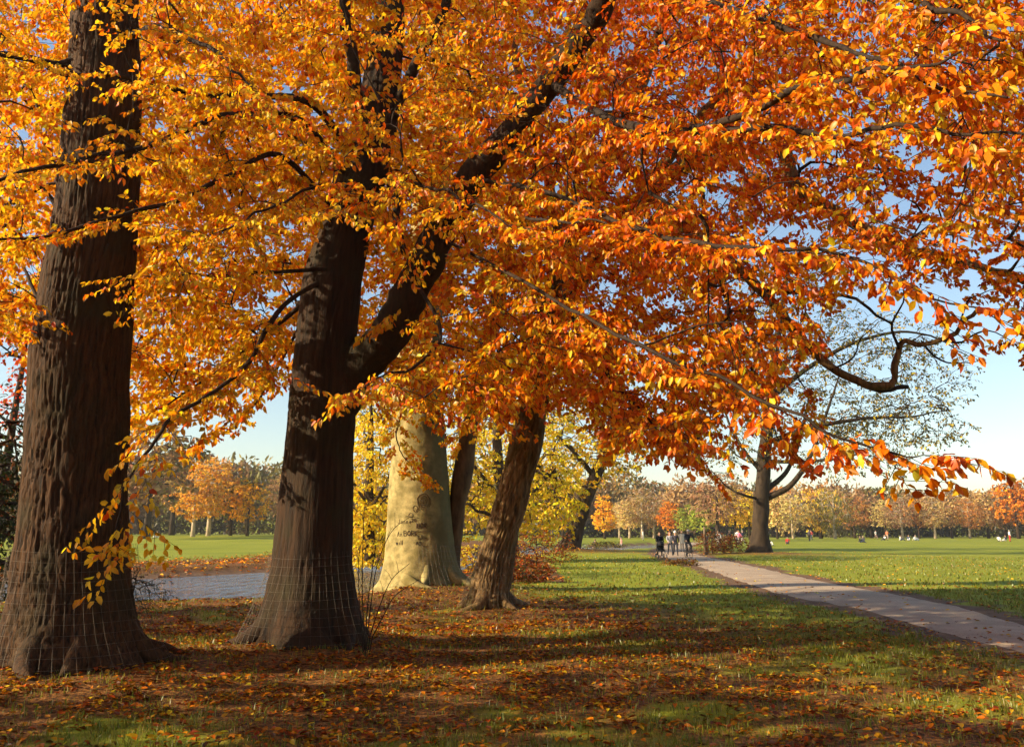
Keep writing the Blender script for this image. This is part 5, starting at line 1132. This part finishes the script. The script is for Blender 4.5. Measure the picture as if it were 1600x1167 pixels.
def bicycle(px, Y, label, rz, colr=(.03, .03, .035)):
    b = ground_at(px, Y); e = empty('bicycle', b); tag(e, label, 'bicycle'); e.rotation_euler = (0, 0, rz); rubber = cloth((.015, .015, .015)); met = M['wire']
    for yy in (-.52, .52):                                     # front wheel towards -Y
        a = np.linspace(0, 2 * math.pi, 33); ring = lambda r: np.column_stack([0 * a, yy + r * np.cos(a), .34 + r * np.sin(a)])
        w_ = empty('wheel', (0, 0, 0)); w_.parent = e
        mb = MB(); mb.tube(ring(.325), .018, 6, False); mb.build('tyre', rubber, w_)
        mb = MB(); mb.tube(ring(.30), .011, 5, False); mb.build('rim', met, w_)
        for k in range(10):
            t = k * math.pi / 5; mb = MB(); mb.tube(np.array([(0, yy, .34), (0, yy + .3 * math.cos(t), .34 + .3 * math.sin(t))]), .0025, 3, False); mb.build('spoke', met, w_)
    pt_ = cloth(colr, .4); mb = MB()
    for p0, p1 in (((0, .02, .30), (0, .18, .86)), ((0, .02, .30), (0, -.36, .62)), ((0, .16, .80), (0, -.38, .82)), ((0, -.34, .90), (0, -.40, .58)), ((.05, .52, .34), (.02, .17, .82)), ((-.05, .52, .34), (-.02, .17, .82)), ((.05, .52, .34), (.02, .02, .30)), ((-.05, .52, .34), (-.02, .02, .30))): mb.tube(np.array([p0, p1]), .015, 6)
    mb.build('frame', pt_, e, None, True)
    mb = MB(); [mb.tube(np.array([(s_ * .05, -.40, .60), (s_ * .05, -.52, .34)]), .012, 5) for s_ in (-1, 1)]; mb.build('fork', pt_, e)
    mb = MB(); mb.tube(catmull(np.array([(-.30, -.48, 1.06), (-.18, -.42, 1.05), (0, -.36, .98), (.18, -.42, 1.05), (.30, -.48, 1.06)]), 12), .013, 6); mb.tube(np.array([(0, -.34, .86), (0, -.36, .99)]), .014, 6); mb.build('handlebar', met, e)
    mb = MB(); mb.add(*ellips((0, .20, .93), (.09, .14, .035), 10, 6)); mb.tube(np.array([(0, .18, .82), (0, .19, .92)]), .013, 5); mb.build('saddle', rubber, e, None, True)
    for s_, z_ in ((1, .22), (-1, -.16)): 
        mb = MB(); mb.tube(np.array([(s_ * .06, .02, .30), (s_ * .07, .02 - .04, .30 + (-.15 if s_ < 0 else .05))]), .01, 4); mb.box((s_ * .12, -.02, .30 + (-.15 if s_ < 0 else .05)), (.09, .07, .02)); mb.build('pedal', rubber, e)
    return e
bicycle(1076, 57.5, 'dark bicycle ridden towards the camera on the path', 0.10)
gb = ground_at(1076, 57.5)
person(1076, 57.5, 'ride', 'cyclist in a dark jacket and helmet riding towards the camera', (.02, .022, .03), (.05, .045, .045), (.05, .04, .03), face=.10, h=1.74, hat=(.30, .28, .27), loc=gb)
# pushchair
pb = ground_at(1033.5, 57.6); e = empty('pushchair', pb); tag(e, 'dark pushchair on small wheels in front of the black-coated walker', 'pushchair'); e.rotation_euler = (0, 0, .12)
mb = MB()
for s_ in (-1, 1):
    mb.tube(np.array([(s_ * .24, .42, 1.0), (s_ * .24, .10, .62), (s_ * .24, -.30, .16)]), .014, 5); mb.tube(np.array([(s_ * .24, -.05, .5), (s_ * .26, .34, .14)]), .014, 5)
mb.tube(np.array([(-.24, .42, 1.0), (.24, .42, 1.0)]), .016, 5); mb.build('frame', M['wire'], e)
mb = MB(); mb.box((0, -.02, .48), (.44, .42, .08)); mb.box((0, .18, .68), (.44, .08, .44), M=Matrix.Rotation(-.3, 3, 'X')); mb.build('seat', cloth(BLK), e)
V, T, Q = ellips((0, .12, .84), (.25, .28, .24), 14, 8); V = V[:]; mb = MB(); V[:, 2] = np.maximum(V[:, 2], .80); mb.add(V, T, Q); mb.build('hood', cloth((.02, .018, .02)), e, None, True)
for sx in (-1, 1):
    for yy, rr_ in ((-.30, .10), (.34, .13)):
        a = np.linspace(0, 2 * math.pi, 17); mb = MB(); mb.tube(np.column_stack([0 * a + sx * .27, yy + rr_ * np.cos(a), rr_ + .02 + rr_ * np.sin(a)]), .022, 5, False); mb.tube(np.array([(sx * .25, yy, rr_ + .02), (sx * .29, yy, rr_ + .02)]), rr_ * .5, 8); mb.build('wheel', cloth(GREY), e)
# people further off
pv = [(862, 120, 'walk', 'person in a blue top walking on the lawn left of the leaning yellow tree', (.10, .16, .35), NAVY), (930, 92, 'walk', 'person in dark clothes walking on the lawn beyond the stream', (.04, .03, .03), (.03, .03, .04)), (971, 118, 'stand', 'person in a red and white top standing with a dog beyond the stream', (.55, .25, .2), (.3, .28, .26)),
      (1005, 150, 'stand', 'person in white standing far behind the stream', WHITE, (.5, .48, .45)), (1123, 78, 'stand', 'person in a white jacket behind the dry shrubs', WHITE, (.6, .58, .55)), (1141, 84, 'stand', 'person in a dark jacket behind the dry shrubs', GREY, DENIM), (1153, 100, 'stand', 'person in a white top left of the dark-trunked path tree', WHITE, DENIM),
      (1155.5, 98, 'walk', 'person in a pink top left of the dark-trunked path tree', (.75, .18, .3), WHITE), (1160.5, 102, 'walk', 'person in dark blue close against the path tree', NAVY, WHITE), (1231, 110, 'sit', 'person in a red top sitting on the meadow right of the path tree', RED, GREY), (1202, 100, 'sit', 'person in grey sitting on the meadow beside the path tree', GREY, WHITE),
      (1265, 135, 'walk', 'person in a dark top walking on the meadow in front of the weeping trees', (.06, .05, .06), BLK), (1268.5, 150, 'walk', 'person in a red jacket walking in front of the weeping trees', (.42, .07, .06), DENIM), (1345, 120, 'sit', 'person in dark clothes resting on the open meadow', (.03, .03, .04), DENIM), (1349, 122, 'sit', 'person in grey resting beside the dark-clothed one on the meadow', GREY, (.1, .1, .1)), (1369, 170, 'walk', 'person in a white shirt walking at the far meadow edge', WHITE, (.3, .2, .18)), (1387, 150, 'walk', 'person in an orange top at the far meadow edge', (.6, .2, .1), (.4, .3, .25)),
      (1382, 150, 'sit', 'person in white sitting beside the orange-topped walker', WHITE, GREY), (1408, 145, 'sit', 'leftmost of the three people sitting in a row at the far edge', WHITE, DENIM), (1420, 146, 'sit', 'middle one of the three people sitting in a row at the far edge', DENIM, WHITE), (1431, 145, 'sit', 'rightmost of the three people sitting in a row at the far edge', WHITE, (.15, .2, .3)), (1561, 135, 'sit', 'person in white sitting on the meadow near the right edge', WHITE, GREY), (1571, 137, 'sit', 'person in dark blue sitting on the meadow near the right edge', NAVY, WHITE), (1578.5, 132, 'stand', 'person in a red skirt and white top standing near the right edge', WHITE, RED),
      (245, 112, 'sit', 'person in white sitting on the lawn beyond the pond', WHITE, WHITE)]
for k, (px, Y, pose, lab, tp_c, lg) in enumerate(pv): person(px, Y, pose, lab, tp_c, lg, hair=[(.05, .03, .02), (.2, .12, .06), (.35, .3, .25)][k % 3], face=[.3, 2.6, -1.2, 1.4, -.4][k % 5], group='people out on the lawns')
bicycle(908, 108, 'dark bicycle parked on the lawn right of the leaning yellow tree', 1.3); bicycle(914, 109, 'pale bicycle parked on the lawn next to the dark one', 1.4, (.5, .5, .48))
# dog
db = ground_at(964.5, 117); e = empty('dog', db); tag(e, 'small black dog standing on the lawn beside its owner', 'dog'); e.rotation_euler = (0, 0, 1.2)
bm = bmesh.new(); lay = bm.verts.layers.skin.verify()
JD = dict(hip=((0, .26, .44), .10), bel=((0, .02, .43), .10), che=((0, -.24, .44), .125), nek=((0, -.36, .56), .075), hed=((0, -.46, .65), .075), muz=((0, -.60, .61), .04), tl=((0, .40, .52), .03), tl2=((0, .54, .66), .018))
for s_ in (-1, 1): JD.update({f'fs{s_}': ((s_ * .09, -.24, .34), .055), f'fw{s_}': ((s_ * .09, -.22, .18), .03), f'ff{s_}': ((s_ * .09, -.25, .03), .028), f'hk{s_}': ((s_ * .09, .20, .30), .06), f'ho{s_}': ((s_ * .09, .36, .17), .03), f'hf{s_}': ((s_ * .09, .32, .03), .028)})
vd = {k: bm.verts.new(v[0]) for k, v in JD.items()}
for k, v in JD.items(): vd[k][lay].radius = (v[1], v[1]); vd[k][lay].use_root = k == 'che'
for a, b in [('hip', 'bel'), ('bel', 'che'), ('che', 'nek'), ('nek', 'hed'), ('hed', 'muz'), ('hip', 'tl'), ('tl', 'tl2')] + [q_ for s_ in (-1, 1) for q_ in (('che', f'fs{s_}'), (f'fs{s_}', f'fw{s_}'), (f'fw{s_}', f'ff{s_}'), ('hip', f'hk{s_}'), (f'hk{s_}', f'ho{s_}'), (f'ho{s_}', f'hf{s_}'))]: bm.edges.new((vd[a], vd[b]))
me = bpy.data.meshes.new('body'); bm.to_mesh(me); bm.free(); me.materials.append(cloth((.02, .018, .016))); o = link('body', me, e); o.modifiers.new('s', 'SKIN').use_smooth_shade = True; o.modifiers.new('u', 'SUBSURF').levels = 1
for s_ in (-1, 1): mb = MB(); mb.add(*ellips((s_ * .055, -.43, .70), (.02, .04, .05))); mb.build('ear', cloth((.02, .018, .016)), e)

# wooden post and low fence by the bend, and the low rail beyond the stream
pb = ground_at(1102, 64); e = empty('wooden_post', pb); tag(e, 'weathered wooden post with a nailed board at the bend of the path', 'post')
mb = MB(); mb.tube(np.array([pb - (0, 0, .2), pb + (.02, 0, 1.3), pb + (.03, 0, 1.95)]), [.11, .10, .08], 8); mb.build('shaft', M['wood'], e, pb)
mb = MB(); mb.box(pb + (.16, -.02, .62), (.16, .05, 1.3)); mb.build('board', plain('grey_board', (.30, .26, .21), .85), e, pb)
for k, px in enumerate((1113, 1131)):
    pb2 = ground_at(px, 65); e2 = empty('fence_post', pb2); tag(e2, f'{ORD[k]} short dark stake right of the wooden post in the dry shrubs', 'post', 'stakes in the dry shrubs'); mb = MB(); mb.tube(np.array([pb2 - (0, 0, .2), pb2 + (.03, 0, .8), pb2 + (.05, 0, 1.25)]), [.09, .085, .07], 7); mb.build('shaft', M['wood'], e2, pb2); mb = MB(); mb.tube(np.array([pb2 + (.05, 0, 1.25), pb2 + (.05, 0, 1.32)]), [.07, .03], 7); mb.build('cap', M['wood'], e2, pb2)
# faint autumn haze over the meadow
hz = MB(); hz.box((0, 180, 19), (900, 460, 42)); ho = hz.build('haze', None); tag(ho, 'faint bright haze over the meadow', 'haze', kind='stuff')
hm, hn, hl, hout = newmat('haze'); pv_ = hn.new('ShaderNodeVolumePrincipled'); pv_.inputs['Density'].default_value = 0.0003; pv_.inputs['Color'].default_value = (.95, .93, .90, 1); pv_.inputs['Anisotropy'].default_value = 0.3
hl.new(pv_.outputs[0], hout.inputs['Volume']); ho.data.materials.append(hm)
print('TRIS', sum(sum(len(p.vertices) - 2 for p in me.polygons) for me in bpy.data.meshes) if False else 0)
